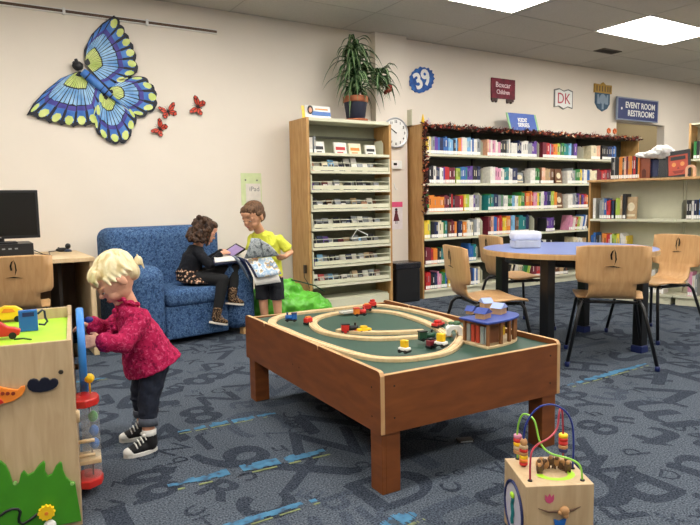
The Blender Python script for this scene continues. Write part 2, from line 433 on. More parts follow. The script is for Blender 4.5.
# four orange butterflies
MOR = mat('butterfly_orange', '#cf4a33', .6); MBK = mat('butterfly_black', '#17100f', .6)
def butterfly(px, py, s, ang, label):
    p = onY(px, py, WY-.004); t = thing('paper_butterfly', label, 'butterfly', p, 0, 'orange butterflies on the left wall')
    T = Matrix.Rotation(ang, 4, 'Y')
    def W(sgn):
        up_ = [(0, 0), (.25*sgn, .5), (.75*sgn, .85), (1.0*sgn, .78), (.95*sgn, .45), (.6*sgn, .02)]
        lo = [(0, 0), (.6*sgn, .02), (.85*sgn, -.2), (.75*sgn, -.6), (.4*sgn, -.62), (.05*sgn, -.2)]
        m = MB()
        for poly in (up_, lo):
            cx = sum(q[0] for q in poly)/6; cy = sum(q[1] for q in poly)/6
            V = lambda q, y, k=1: T @ Vector(((cx+(q[0]-cx)*k)*s, y-abs(q[0])*s*.35, (cy+(q[1]-cy)*k)*s))
            n_ = 6; vs = [V(q, -.001) for q in poly]+[V(q, .001) for q in poly]
            m.add(vs, [tuple(range(6)), tuple(range(11, 5, -1))]+[(i, (i+1) % 6, 6+(i+1) % 6, 6+i) for i in range(6)], 0)
            for (i0, i1) in ((0, 2), (2, 4), (4, 6)):
                pp = [(cx, cy), poly[i0 % 6], poly[(i0+1) % 6], poly[i1 % 6]]
                c2 = (sum(q[0] for q in pp)/4, sum(q[1] for q in pp)/4)
                V2 = lambda q, y: T @ Vector(((c2[0]+(q[0]-c2[0])*.74)*s, y-abs((c2[0]+(q[0]-c2[0])*.74))*s*.35, (c2[1]+(q[1]-c2[1])*.74)*s))
                m.add([V2(q, -.0035) for q in pp], [(0, 1, 2, 3)], 1)
        return m
    obj('wing', W(1), [MBK, MOR], t); obj('wing', W(-1), [MBK, MOR], t)
    b = MB().tube([T @ Vector((0, -.004, .3*s)), T @ Vector((0, -.006, 0)), T @ Vector((0, -.004, -.45*s))], [.004, .006, .003], 0, 8)
    for sg in (-1, 1): b.tube([T @ Vector((0, -.004, .3*s)), T @ Vector((.15*s*sg, -.01, .7*s))], .0012, 0, 5)
    obj('body', b, MBK, t)
butterfly(198, 107, .085, -1.25, 'orange butterfly on its own, farthest right on the wall')
butterfly(168, 112, .08, -.35, 'orange butterfly, upper right one of the cluster beside the kite')
butterfly(160, 129, .075, -1.0, 'orange butterfly, lowest of the cluster beside the kite')

# clock on the column
c = onY(394.5, 133, PWY); t = thing('wall_clock', 'round white wall clock with black numerals on the column', 'clock', (c.x, PWY, c.z))
RX = Matrix.Rotation(PI/2, 4, 'X')
obj('case', MB().lathe([(.155, 0), (.165, .01), (.165, .03), (.152, .035), (.148, .022)], T=RX, n=40), mat('clock_rim', '#b9bcc0', .3, metal=.6), t)
obj('dial', MB().lathe([(.148, 0), (.148, .024)], T=RX, n=40), WHITE, t)
for k in range(1, 13):
    a = PI/2-k*PI/6
    text(str(k), .036, BLACKP, t, (.118*math.cos(a), -.026, .118*math.sin(a)), (PI/2, 0, 0), .001, name='numeral')
for a, L, w in ((math.radians(150), .075, .006), (math.radians(145), .105, .004)):
    obj('hand', MB().prism([(-.01, -w), (L, -w/2), (L, w/2), (-.01, w)], -.029, -.027, 'y', T=Matrix.Rotation(-a, 4, 'Y')), BLACKP, t)
# thermostat, hook, posters
c = onY(395, 165, PWY); t = thing('thermostat', 'white box thermostat with dark display under the wall clock', 'thermostat', (c.x, PWY, c.z))
obj('casing', MB().box(-.07, .07, -.035, 0, -.045, .045), WHITE, t, bevel=.006)
obj('display', MB().box(-.045, .0, -.037, -.03, -.005, .02), SCREEN, t)
c = onY(394, 187, PWY); obj('wall_hook', MB().tube([(0, -.004, .04), (0, -.012, .0), (.004, -.03, -.03), (.02, -.035, -.02)], .005, 0, 8), WHITE, loc=(c.x, PWY, c.z), label='small white hook on the column above the pink poster', cat='hook')
c0 = onY(389.5, 202, PWY); c1 = onY(402.5, 229, PWY)
t = thing('poster', 'pink-topped white poster with a girl in a dark red dress on the column', 'poster', ((c0.x+c1.x)/2, PWY, (c0.z+c1.z)/2))
w, h = (c1.x-c0.x)/2, (c0.z-c1.z)/2
obj('sheet', MB().box(-w, w, -.003, 0, -h, h), mat('poster_white', '#e4dcdc', .6), t)
obj('banner', MB().box(-w, w, -.004, -.003, h*.62, h), mat('poster_pink', '#e0527e', .6), t, label='pink band')
fg = MB().prism([(-.040, -.06), (.044, -.06), (.016, .03), (.02, .052), (-.018, .052), (-.016, .03)], -.0045, -.003, 'y', 0)
fg.lathe([(.017, 0), (.017, .0045)], c=(0, 0, 0), T=Matrix.Translation((0, 0, .066)) @ RX, n=12, m=1)
fg.box(-.012, -.006, -.0045, -.003, -.09, -.05, 1).box(.006, .012, -.0045, -.003, -.09, -.05, 1)
obj('printed_figure', fg, [mat('print_wine', '#5c1624', .6), mat('print_black', '#2a1b1d', .6)], t)
c0 = onY(240.5, 173, WY); c1 = onY(262, 205, WY); w, h = (c1.x-c0.x)/2, (c0.z-c1.z)/2
t = thing('wall_notice', 'pale green and white paper notice taped to the wall above the boy', 'notice', ((c0.x+c1.x)/2, WY, (c0.z+c1.z)/2))
obj('sheet', MB().box(-w, w, -.002, 0, -h, h), mat('notice_green', '#cdd9a6', .8), t)
obj('inner_panel', MB().box(-w*.55, w*.9, -.003, -.002, -h, h*.35), mat('notice_cream', '#ddd6cc', .8), t)
obj('pin', MB().box(-w*.62, -w*.5, -.006, -.002, h*.52, h*.62), mat('pin_grey', '#6c7070', .5), t); obj('pin', MB().box(w*.5, w*.62, -.006, -.002, h*.5, h*.6), mat('pin_grey', '#6c7070', .5), t)
text('iPad', .065, mat('print_grey', '#80807e', .7), t, (.03, -.0035, 0), (PI/2, 0, 0))

# signs and cut-outs on the right wall
def wp(px, py, Y=WY):
    p = onY(px, py, Y); return p
c = wp(421.5, 80); t = thing('number_sign', 'round blue paint-splash sign with white 39 high on the wall', 'sign', (c.x, WY, c.z))
sp = []
rr = random.Random(5)
for k in range(36):
    a = 2*PI*k/36; q = 1+.08*rr.random()*(-1)**k
    sp.append((.185*q*math.cos(a), .135*q*math.sin(a)))
T = Matrix.Rotation(math.radians(-24), 4, 'Y')
obj('board', MB().prism(sp, -.012, 0, 'y', T=T), pattern('splash_blue', ['#163f86', '#2b66b4'], 14, rough=.5), t)
text('39', .24, WHITE, t, (0, -.014, 0), (PI/2, -math.radians(24), 0), .008, name='numeral')
c = wp(502.5, 89); t = thing('boxcar_sign', 'dark red boxcar shaped sign with white words high on the wall', 'sign', (c.x, WY, c.z))
BX = pattern('boxcar_red', ['#5c1a2a', '#86263a'], 12, rough=.6)
obj('board', MB().box(-.2, .2, -.02, 0, -.12, .12), BX, t)
obj('undercarriage', MB().box(-.2, -.1, -.018, 0, -.15, -.12).box(.06, .18, -.018, 0, -.15, -.12).lathe([(.018, 0), (.018, .016)], T=Matrix.Translation((-.17, 0, -.155)) @ RX, n=12).lathe([(.018, 0), (.018, .016)], T=Matrix.Translation((-.12, 0, -.155)) @ RX, n=12).lathe([(.018, 0), (.018, .016)], T=Matrix.Translation((.08, 0, -.155)) @ RX, n=12).lathe([(.018, 0), (.018, .016)], T=Matrix.Translation((.14, 0, -.155)) @ RX, n=12), mat('boxcar_dark', '#3a2320', .6), t)
text('Boxcar', .09, mat('sign_pink', '#e8cdd2', .6), t, (-.01, -.022, .04), (PI/2, 0, 0), .001)
text('Children', .075, mat('sign_pink', '#e8cdd2', .6), t, (-.01, -.022, -.045), (PI/2, 0, 0), .001, sx=.85)
c = wp(563, 100); t = thing('open_book_sign', 'white open-book shaped sign with red letters DK on the wall', 'sign', (c.x, WY, c.z))
bk = [(-.18, -.1), (-.18, .12), (-.09, .14), (0, .115), (.09, .14), (.18, .12), (.18, -.1), (.09, -.085), (0, -.12), (-.09, -.085)]
obj('board', MB().prism([(x*1.03, y*1.05) for x, y in bk], -.01, 0, 'y'), mat('sign_grey', '#6e6e6c', .6), t)
obj('page', MB().prism([(x*.93, y*.93) for x, y in bk], -.013, -.01, 'y'), WHITE, t)
text('DK', .2, mat('sign_crimson', '#b5344c', .5), t, (0, -.0145, .01), (PI/2, 0, 0), 0, sx=.95)
c = wp(602, 97); t = thing('crest_sign', 'shield shaped sign with gold top and blue crest left of the door', 'sign', (c.x, WY, c.z))
obj('shield', MB().prism([(-.16, .06), (.16, .06), (.16, -.09), (.1, -.16), (0, -.2), (-.1, -.16), (-.16, -.09)], -.012, 0, 'y'), mat('crest_blue', '#1d4a66', .5), t)
obj('banner', MB().prism([(-.19, .05), (.19, .05), (.19, .17), (.06, .165), (0, .2), (-.06, .165), (-.19, .17)], -.02, 0, 'y'), mat('crest_gold', '#a5822f', .5, metal=.3), t)
em = MB().lathe([(.07, 0), (.07, .016)], T=Matrix.Translation((0, 0, -.03)) @ RX, n=20)
for sg in (-1, 1): em.prism([(.05*sg, -.1), (.12*sg, -.1), (.12*sg, .03), (.09*sg, .03)], -.015, 0, 'y')
em.prism([(-.02, -.17), (.02, -.17), (.02, -.08), (-.02, -.08)], -.016, 0, 'y')
obj('emblem', em, mat('crest_silver', '#7d93a8', .5), t)
em = MB()
for x in (-.14, -.08, -.02, .04, .1, .15): em.box(x-.012, x+.008, -.023, -.02, .07, .145)
obj('motif', em, mat('crest_brown', '#5c4112', .5), t)

# hanging sign for the event room
c0 = onY(617.5, 97.5, WY-.06); c1 = onY(656.5, 122, WY-.06); w, h = (c1.x-c0.x)/2, (c0.z-c1.z)/2
t = thing('direction_sign', 'navy wall sign reading EVENT ROOM RESTROOMS in white', 'sign', ((c0.x+c1.x)/2, WY-.06, (c0.z+c1.z)/2))
SN = mat('sign_navy', '#2c3a6e', .5)
obj('board', MB().box(-w, w, -.012, .012, -h, h), SN, t, bevel=.003)
obj('rim', MB().box(-w-.015, w+.015, -.014, .014, h, h+.015).box(-w-.015, w+.015, -.014, .014, -h-.015, -h).box(-w-.015, -w, -.014, .014, -h, h).box(w, w+.015, -.014, .014, -h, h), mat('sign_rim', '#8d98ad', .4), t)
text('EVENT ROOM', .118, WHITE, t, (.05, -.014, h*.36), (PI/2, 0, 0), .0025, sx=.97)
text('RESTROOMS', .118, WHITE, t, (.07, -.014, -h*.42), (PI/2, 0, 0), .0025, sx=.97)
obj('round_mark', MB().lathe([(.018, .012), (.018, .0135)], T=Matrix.Translation((-w*.82, 0, 0)) @ RX, n=16), WHITE, t)
obj('bracket', MB().box(-w*.8, -w*.7, .012, .06, h*.3, h*.8), mat('sign_rim', '#8d98ad', .4), t); obj('bracket', MB().box(w*.7, w*.8, .012, .06, h*.3, h*.8), mat('sign_rim', '#8d98ad', .4), t)

# ---------------------------------------------------------------- books
CN = {'white': '#dedbd2', 'grey': '#8b9094', 'black': '#1c1d22', 'navy': '#1e2a52', 'blue': '#2f63ab', 'sky': '#79b0d8', 'teal': '#1c7a7c', 'green': '#2f7c3c', 'lime': '#a5bd46', 'yellow': '#e3c53b', 'orange': '#de8630', 'peach': '#dca98b', 'red': '#bd2a2c', 'maroon': '#6d1f30', 'pink': '#d78fae', 'purple': '#613d94', 'brown': '#6b452c', 'tan': '#b79a72', 'cream': '#ded3b3'}
BM = {k: mat('cover_'+k, v, .5, var=.12, scale=35) for k, v in CN.items()}
LAB = mat('spine_label', '#f2f1ec', .6, var=.02)
PAGE = mat('book_pages', '#dcd6c4', .8)
def book_mesh(w, d, h, col, tilt=0, label=True, two=None):
    """spine towards -y, standing on z=0, x from 0 to w"""
    b = MB(); t_ = min(.0025, w*.12)
    b.box(0, w, 0, .003, 0, h, 0).box(0, t_, .003, d, 0, h, 0).box(w-t_, w, .003, d, 0, h, 0)
    b.box(t_, w-t_, .003, d-.004, .002, h-.004, 1)
    if label: b.box(.0008, w-.0008, -.0008, 0, .008, .042, 2)
    else: b.box(w*.15, w*.85, -.0008, 0, h*.1, h*.16, 3)
    b.box(w*.34, w*.66, -.0008, 0, h*.45, h*.8, 3)
    if tilt:
        c, s = math.cos(tilt), math.sin(tilt)
        b.v = [(x*c+z*s, y, -x*s+z*c) for x, y, z in b.v]
        zm = min(v[2] for v in b.v); xm = min(v[0] for v in b.v)
        b.v = [(x-xm, y, z-zm) for x, y, z in b.v]
    return b
BOOKS = []
def add_book(x, w, d, h, col, label, group, origin, rz, tilt=0, white=True, cat='book', name='book', y=0.0):
    ttl = BM[random.choice(['white', 'cream', 'grey', 'black', col, col, col])]
    b = book_mesh(w, d, h, col, tilt, white)
    O = Vector(origin); p = O+Matrix.Rotation(rz, 3, 'Z') @ Vector((x, y, 0))
    BOOKS.append((((p-EYE).length/max(.004, w*h)**.5), name, b, [BM[col], PAGE, LAB, ttl], p, rz, label, cat, group))
def bookend(x, d, h, origin, rz, label):
    O = Vector(origin); p = O+Matrix.Rotation(rz, 3, 'Z') @ Vector((x, .01, 0))
    o = thing('bookend', label, 'bookend', p, rz, 'cream metal bookends')
    pr = [(0, 0), (d*.75, 0), (d*.75, h*.8), (d*.6, h), (.05, h), (0, h*.8)]
    obj('plate', MB().prism(pr, 0, .003, 'x'), CREAM, o, bevel=.001)
    obj('foot', MB().box(.003, .06, 0, d*.7, 0, .0025), CREAM, o)
    return o
def fill(seq, Y, z, rowname, where, group, hmax=.2, hmin=.15, depth=.15, wmean=.024, cnt=None, fx=None):
    """seq: (px0, px1, colours | 'end' | 'gap', height scale, tilt)"""
    n_ = 0 if cnt is None else cnt[0]
    for it in seq:
        a, b_, cols = it[:3]; hs = it[3] if len(it) > 3 else 1; tl = it[4] if len(it) > 4 else 0
        X0, X1 = fx(a), fx(b_)
        if cols == 'gap': continue
        if cols == 'end':
            bookend(X0, .2, .19*hs, (0, Y, z), 0, 'cream metal bookend %s on the %s' % (it[5] if len(it) > 5 else 'beside the %s books' % it[4], rowname) if len(it) > 4 else 'cream metal bookend on the %s' % rowname)
            continue
        cols = cols.split(); X = X0; k = 0
        hb = random.uniform(hmin, hmax)*hs
        while X < X1-.008:
            col = cols[min(len(cols)-1, int(len(cols)*(X-X0)/max(1e-6, X1-X0)))]
            if random.random() < .15: col = random.choice(cols)
            w = min(random.uniform(wmean*.7, wmean*1.35), X1-X)
            if w < .008: break
            if random.random() < .35: hb = random.uniform(hmin, hmax)*hs
            n_ += 1
            add_book(X, w-.0008, depth*random.uniform(.9, 1.05), hb*random.uniform(.97, 1.03), col,
                     '%s book, %s from the left on the %s' % (col, ordn(n_), rowname), group, (0, Y+.012, z), 0, tl if tl else 0)
            X += w*(1/math.cos(tl) if tl else 1)+(.004 if tl else 0)
    if cnt is not None: cnt[0] = n_
    return n_

# ---------------------------------------------------------------- wall bookcase (four bays)
BY = 5.305; BX0 = 4.265; BX1 = 8.1; BD = .27
bc = thing('bookcase', 'long wall bookcase with cream steel shelves and an oak end panel', 'bookcase', (0, BY, 0))
obj('end_panel', MB().box(BX0-.022, BX0, -.0, BD+.02, 0, 1.905), OAK, bc, bevel=.003)
obj('end_panel', MB().box(BX1, BX1+.022, 0, BD+.02, 0, 1.905), OAK, bc, bevel=.003)
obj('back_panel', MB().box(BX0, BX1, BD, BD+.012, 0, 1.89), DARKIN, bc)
SZ = [1.588, 1.268, .955, .665, .378, .098]
obj('top_canopy', MB().box(BX0, BX1, 0, BD, 1.88, 1.905), mat('canopy_dark', '#4a463b', .6), bc)
bays = 4; bwid = (BX1-BX0)/bays
for k in range(bays):
    xa = BX0+k*bwid
    for z in SZ:
        obj('shelf', MB().box(xa+.004, xa+bwid-.004, -.0, BD, z-.018, z).box(xa+.004, xa+bwid-.004, -.004, 0, z-.022, z+.003), CREAM, bc)
    if k: obj('upright', MB().box(xa-.02, xa+.02, BD-.03, BD, 0, 1.88), mat('upright_dark', '#24231f', .6), bc)
obj('plinth', MB().box(BX0, BX1, .012, BD, 0, .078), CREAM, bc)
def fxb(px):
    d = ray(px, 200); return d.x/d.y*BY
rows = [
 ('top shelf of the wall bookcase', 0, [(427, 432, 'yellow white'), (432, 446, 'grey purple blue navy purple'), (446, 459, 'blue sky navy black'), (459, 463, 'orange pink'), (463, 481, 'white sky blue white grey'), (483, 487, 'end', 1), (488, 501, 'peach pink white pink'), (501, 537, 'black grey white navy white grey purple'), (539, 543, 'end', 1.1), (543, 577, 'maroon red red orange lime green teal sky navy purple'), (583, 590, 'end', .9), (591, 600, 'cream peach'), (602, 616, 'black navy blue')]),
 ('second shelf down of the wall bookcase', 1, [(430, 437, 'black white'), (437, 446, 'navy white purple'), (446, 450, 'red white'), (450, 456, 'maroon'), (457, 468, 'lime teal blue navy'), (468, 481, 'purple black navy'), (483, 488, 'end', .95), (491, 513, 'white pink white teal white'), (513, 518, 'navy'), (531, 540, 'white green'), (541, 554, 'peach tan brown'), (568, 590, 'white grey green yellow white blue'), (590, 612, 'cream maroon red maroon')]),
 ('third shelf down of the wall bookcase', 2, [(427, 430, 'green'), (430, 445, 'orange orange orange'), (445, 464, 'maroon black maroon red'), (465, 470, 'yellow lime'), (470, 476, 'white purple'), (476, 480, 'grey'), (482, 487, 'end', 1.1), (489, 513, 'teal navy grey white green'), (513, 522, 'sky white lime'), (522, 558, 'green orange red pink yellow white purple navy lime orange', 1.15), (569, 577, 'white grey'), (577, 589, 'navy black purple red orange')]),
 ('fourth shelf down of the wall bookcase', 3, [(425, 431, 'yellow lime'), (432, 440, 'black navy white'), (440, 448, 'cream green teal'), (449, 458, 'brown maroon orange'), (459, 463, 'navy'), (464, 474, 'orange white cream'), (475, 481, 'grey white black'), (483, 489, 'end', 1.1), (489, 500, 'maroon peach blue red', 1.15), (500, 512, 'red yellow orange blue', 1.15), (512, 530, 'sky brown teal teal navy', 1.15), (535, 542, 'end', 1.1), (547, 556, 'black purple'), (570, 588, 'pink white red lime white blue brown', 1.0, .22)]),
 ('fifth shelf down of the wall bookcase', 4, [(426, 434, 'maroon red'), (434, 438, 'orange'), (438, 446, 'black teal green'), (446, 460, 'maroon brown'), (470, 477, 'blue teal'), (478, 483, 'end', 1), (541, 553, 'navy white black white'), (575, 588, 'cream white tan')]),
 ('bottom shelf of the wall bookcase', 5, [(426, 431, 'red maroon'), (431, 438, 'black navy'), (438, 442, 'pink'), (442, 448, 'green blue navy'), (449, 456, 'yellow orange'), (470, 481, 'navy white blue cream'), (483, 487, 'end', 1), (508, 530, 'black white cream green lime', 1.1, .3), (533, 542, 'maroon red'), (556, 570, 'brown tan black')]),
]
bpx = 'left of the chair backs'
for nm, k, seq in rows:
    ends = 0; s2 = []
    for it in seq:
        if it[2] == 'end':
            ends += 1
            it = (it[0], it[1], 'end', it[3], '', '%s along' % ordn(ends))
        s2.append(it)
    fill(s2, BY, SZ[k]+.0005, nm, '', 'books on the '+nm, hmax=.2, hmin=.165, wmean=.023, fx=fxb)
# face-out books
def faceout(name, label, cat, loc, rz, w, h, t_, col, lean=.15, art=None, fr=None, group=None):
    o = thing(name, label, cat, loc, rz, group)
    T = Matrix.Rotation(-lean, 4, 'X')
    obj('cover', MB().box(-w/2, w/2, 0, t_, 0, h, T=T), col, o)
    if fr: obj('border', MB().box(-w/2, w/2, -.004, 0, 0, h*.09, T=T).box(-w/2, w/2, -.004, 0, h*.91, h, T=T).box(-w/2, -w*.42, -.004, 0, h*.09, h*.91, T=T).box(w*.42, w/2, -.004, 0, h*.09, h*.91, T=T), fr, o)
    if art: obj('artwork', art(MB(), w, h, T), BM['cream'] if not isinstance(art, tuple) else art, o)
    return o
def art_blob(m, w, h, T):
    m.prism([(w*.3*math.cos(a), h*.55+h*.2*math.sin(a)) for a in [2*PI*i/14 for i in range(14)]], -.002, 0, 'y', T=T)
    return m.box(-w*.35, w*.35, -.002, 0, h*.12, h*.22, T=T)
for px, k, w, h, c, lb in ((523, 1, .15, .15, 'grey', 'grey face-out book with dark edges on the second shelf of the wall bookcase'), (562, 1, .13, .19, 'brown', 'brown face-out book on the second shelf of the wall bookcase'), (563, 2, .13, .2, 'brown', 'brown face-out book on the third shelf of the wall bookcase'), (551, 3, .08, .17, 'purple', 'purple face-out book on the fourth shelf of the wall bookcase')):
    if k == 3: continue
    faceout('display_book', lb, 'book', (fxb(px), BY+.05, SZ[k]), 0, w, h, .015, BM[c], .12, art_blob, BLACK if c == 'grey' else None, 'face-out books on the wall bookcase')
# garland along the top and down the left edge
g = MB(); rr = random.Random(9)
path = [(BX0-.0, -.02, .95+.96*i/30) for i in range(31)]+[(BX0+(BX1-BX0)*i/110, -.03+.01*math.sin(i), 1.90-.02*abs(math.sin(i*.35))) for i in range(111)]
g.tube([Vector(p) for p in path[::2]], .006, 0, 5)
for p in path:
    for k in range(12):
        d = Vector((rr.gauss(0, 1), rr.gauss(0, .6)-.3, rr.gauss(0, 1))).normalized()*rr.uniform(.014, .04)
        c = Vector(p)+d; a = rr.uniform(.008, .02); u = d.orthogonal().normalized()*a; v = d.normalized()*a*1.3
        rv = rr.random(); g.add([c-u, c+v, c+u, c-v], [(0, 1, 2, 3)], 0 if rv < .5 else 1 if rv < .8 else 2 if rv < .93 else 3)
obj('garland', g, [mat('garland_brown', '#3a1a14', .8), mat('garland_wine', '#7d2a22', .7), mat('garland_orange', '#c86a34', .7), mat('garland_light', '#f0e2c8', .4)], loc=(0, BY, 0), label='dark red autumn leaf garland strung along the top and left edge of the bookcase', cat='garland')
# things on top of the wall bookcase
p0 = onY(512, 131, BY+.1); p1 = onY(538, 133, BY+.1); cx = (p0.x+p1.x)/2; w = (p1.x-p0.x)
t = thing('shelf_sign', "blue KIDS' SERIES sign with green edge leaning on top of the bookcase", 'sign', (cx, BY+.1, 1.906), 0)
T = Matrix.Rotation(-.3, 4, 'X')
obj('board', MB().box(-w/2, w/2, 0, .008, 0, .24, T=T), mat('sign_blue', '#3f5fae', .5), t)
obj('side_strip', MB().box(-w/2-.03, -w/2, 0, .008, 0, .24, T=T), mat('sign_green', '#8fbd86', .5), t, label='pale green side strip'); obj('side_strip', MB().box(w/2, w/2+.03, 0, .008, 0, .24, T=T), mat('sign_green', '#8fbd86', .5), t, label='pale green side strip')
obj('stand', MB().box(-.1, .1, .06, .064, 0, .17), WHITE, t)
for s_, zz in (("KIDS'", .15), ("SERIES", .085)):
    q = T @ Vector((0, -.002, zz)); text(s_, .072, WHITE, t, q, (PI/2-.3, 0, 0), .002)
c = fxb(428); t = thing('cone_figure', 'small yellow cone figure on the left end of the bookcase', 'figure', (c+.0, BY+.08, 1.906))
obj('cone', MB().lathe([(.026, 0), (.018, .05), (.004, .115)], n=14), YEL, t); obj('base', MB().lathe([(.03, 0), (.03, .006)], n=14), ORA, t)
c = fxb(433.5); obj('cone_figure', MB().lathe([(.024, 0), (.02, .03), (.012, .06), (.003, .085)], n=14), mat('pale_lilac', '#c8bccb', .6), loc=(c, BY+.08, 1.906), label='small pale lilac cone figure beside the yellow one on the bookcase', cat='figure')
t = thing('book_stand', 'cream metal book support standing behind the top left corner of the bookcase', 'stand', (BX0+.0, BY+.2, 1.906))
obj('plate', MB().box(-.05, -.046, -.06, .06, 0, .17).box(-.05, .02, -.06, .06, 0, .003), CREAM, t)
# small orange figures over the far end
for k, px in enumerate((609, 615)):
    q = onY(px, 136, BY+.12); t = thing('leaf_ornament', ('left' if k == 0 else 'right')+' orange leaf ornament near the far end of the bookcase top', 'ornament', (q.x, BY+.12, 1.906), 0, 'orange ornaments on the bookcase')
    obj('stem', MB().tube([(0, 0, 0), (0, 0, .07)], .006, 0, 6), BM['brown'], t); s_ = MB()
    for i in range(7):
        a = 2*PI*i/7; s_.ball((.026*math.cos(a), .005, .09+.026*math.sin(a)), .016, 0, 8)
    obj('leaf_cluster', s_, mat('ornament_orange', '#d8703c', .6), t)
# ---------------------------------------------------------------- media shelf
MX0, MX1, MY, MTOP = 2.82, 3.745, 5.22, 1.885; MD = .36
ms = thing('media_shelf', 'tall media shelf with oak sides and slanted cream trays', 'shelf', (0, MY, 0))
obj('side_panel', MB().box(MX0-.03, MX0, 0, MD, 0, MTOP), OAK, ms, bevel=.003)
obj('side_panel', MB().box(MX1, MX1+.03, 0, .28, 0, MTOP-.02), OAK, ms, bevel=.003)
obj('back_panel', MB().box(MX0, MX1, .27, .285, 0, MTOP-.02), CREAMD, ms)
obj('top_panel', MB().box(MX0, MX1, 0, .28, MTOP-.03, MTOP-.0), CREAM, ms)
obj('header_rail', MB().box(MX0+.0, MX1, .24, .27, 1.72, 1.74), mat('rail_dark', '#55564a', .6), ms)
TZ = [1.372, 1.19, 1.005, .82, .635, .456, .268]
obj('shelf', MB().box(MX0, MX1, 0, .27, 1.535, 1.552).box(MX0, MX1, -.003, 0, 1.53, 1.556), CREAM, ms)
for z in TZ:
    tr = MB().box(MX0+.01, MX1-.01, -.01, .25, z-.006, z+.004)
    tr.box(MX0+.002, MX1-.002, -.016, -.008, z-.012, z+.012).box(MX0+.03, MX1-.012, -.0, .006, z+.018, z+.055)
    tr.box(MX0+.004, MX0+.012, -.012, .25, z, z+.155).box(MX1-.012, MX1-.004, -.012, .25, z, z+.14)
    o = obj('tray', tr, CREAM, ms)
    w = MB().tube([(MX0+.015, -.004, z+.09), (MX1-.015, -.004, z+.09)], .0035, 0, 6)
    for i in range(1, 4): w.tube([(MX0+(MX1-MX0)*i/4, -.004, z+.05), (MX0+(MX1-MX0)*i/4, -.004, z+.09)], .0025, 0, 6)
    obj('wire_rail', w, CREAM, o)
obj('plinth', MB().box(MX0, MX1, .03, .27, 0, .12).box(MX0, MX1, .05, .27, .12, .135), CREAM, ms)
def fxm(px):
    d = ray(px, 200); return d.x/d.y*MY
# cases in the trays, lying back in two runs
tray_cols = [['peach white cream sky white navy white white grey white grey brown', [6, 7]], ['purple grey maroon white grey cream black grey black grey black grey', []], ['black grey black brown grey black grey tan grey peach white brown', []], ['white grey grey white black black navy grey white grey white grey', []], ['black navy purple grey black maroon tan grey sky grey black grey', []], ['purple sky grey black grey white navy white grey tan brown grey', []], ['white red grey sky grey white grey tan black white grey brown', []]]
for k, z in enumerate(TZ):
    cols = tray_cols[k][0].split(); nn = len(cols); rr = random.Random(20+k)
    for i, c_ in enumerate(cols):
        x = MX0+.03+(MX1-MX0-.12)*i/nn; w = (MX1-MX0-.12)/nn-.004
        h = rr.uniform(.065, .105) if i not in tray_cols[k][1] else .135
        T = Matrix.Rotation(-.35, 4, 'X')
        b = MB(); d_ = rr.uniform(.03, .1)
        for q in range(3):
            b.box(0, w, d_+q*.02, d_+q*.02+.014, .0, h-.004*q, T=T, m=0 if q != 1 else 1)
        b.box(w*.12, w*.88, d_-.0015, d_, h*.3, h*.55, 2, T=T)
        b.v = [(x_, y_, z_+.035) for x_, y_, z_ in b.v]
        obj('disc_case', b, [BM[c_], BM[rr.choice(['white', 'grey', 'black', 'navy'])], BM[rr.choice(['white', 'black', 'grey', 'black'])]], loc=(x, MY, z+.004), label='%s disc cases, %s from the left in the %s tray of the media shelf' % (c_, ordn(i+1), ordn(k+1)), cat='disc case', group='disc cases in the '+ordn(k+1)+' tray')
# coat-hanger-like white wire piece in the fourth tray
q = onY(354, 236, MY-.02); b = MB(); P = [onY(x, y, MY-.02) for x, y in ((351, 239), (357, 229.5), (368, 235), (367, 236.5), (351, 239))]
b.tube([p-q for p in P], .004, 0, 6); obj('wire_hanger', b, WHITE, loc=q, label='white bent wire hanger caught on the fourth tray rail', cat='hanger')
# display cases on the upper open shelf
Z0 = 1.553
for px, w, h, c_, nm_, lb in ((310.5, .035, .15, 'white', 'book', 'white book at the left end of the open top shelf of the media shelf'), (314.5, .02, .16, 'grey', 'book', 'grey book second from the left on the open top shelf of the media shelf')):
    add_book(onY(px, 148, MY+.06).x-w/2, w, .13, h, c_, lb, 'books on the open top shelf of the media shelf', (0, MY+.05, Z0), 0, 0)
for px, w, h, c_, lb in ((320, .11, .12, 'white', 'white leaning case beside the books on the media shelf'), (341, .14, .12, 'white', 'white case with red lettering on the open top shelf of the media shelf'), (355.5, .14, .115, 'cream', 'white case with orange picture on the open top shelf of the media shelf'), (371, .125, .105, 'white', 'white case with black drawing at the right of the open top shelf')):
    o = faceout('display_case', lb, 'case', (onY(px, 148, MY+.07).x, MY+.07, Z0), 0, w, h, .02, BM[c_], .2, None, None, 'cases displayed on the media shelf')
    T = Matrix.Rotation(-.2, 4, 'X')
    obj('picture', MB().box(-w*.38, w*.38, -.0015, 0, h*.35, h*.62, T=T).box(-w*.3, w*.2, -.0015, 0, h*.12, h*.2, T=T), BM['black' if 'black' in lb or 'beside' in lb else 'red' if 'red' in lb else 'orange'], o)
t = thing('bookend', 'cream metal bookend at the right of the open top shelf of the media shelf', 'bookend', (MX1-.05, MY+.04, Z0), 0)
obj('plate', MB().prism([(0, 0), (.16, 0), (.16, .12), (.14, .15), (.03, .15), (0, .12)], 0, .003, 'x'), CREAM, t); obj('foot', MB().box(-.08, 0, 0, .14, 0, .003), CREAM, t)
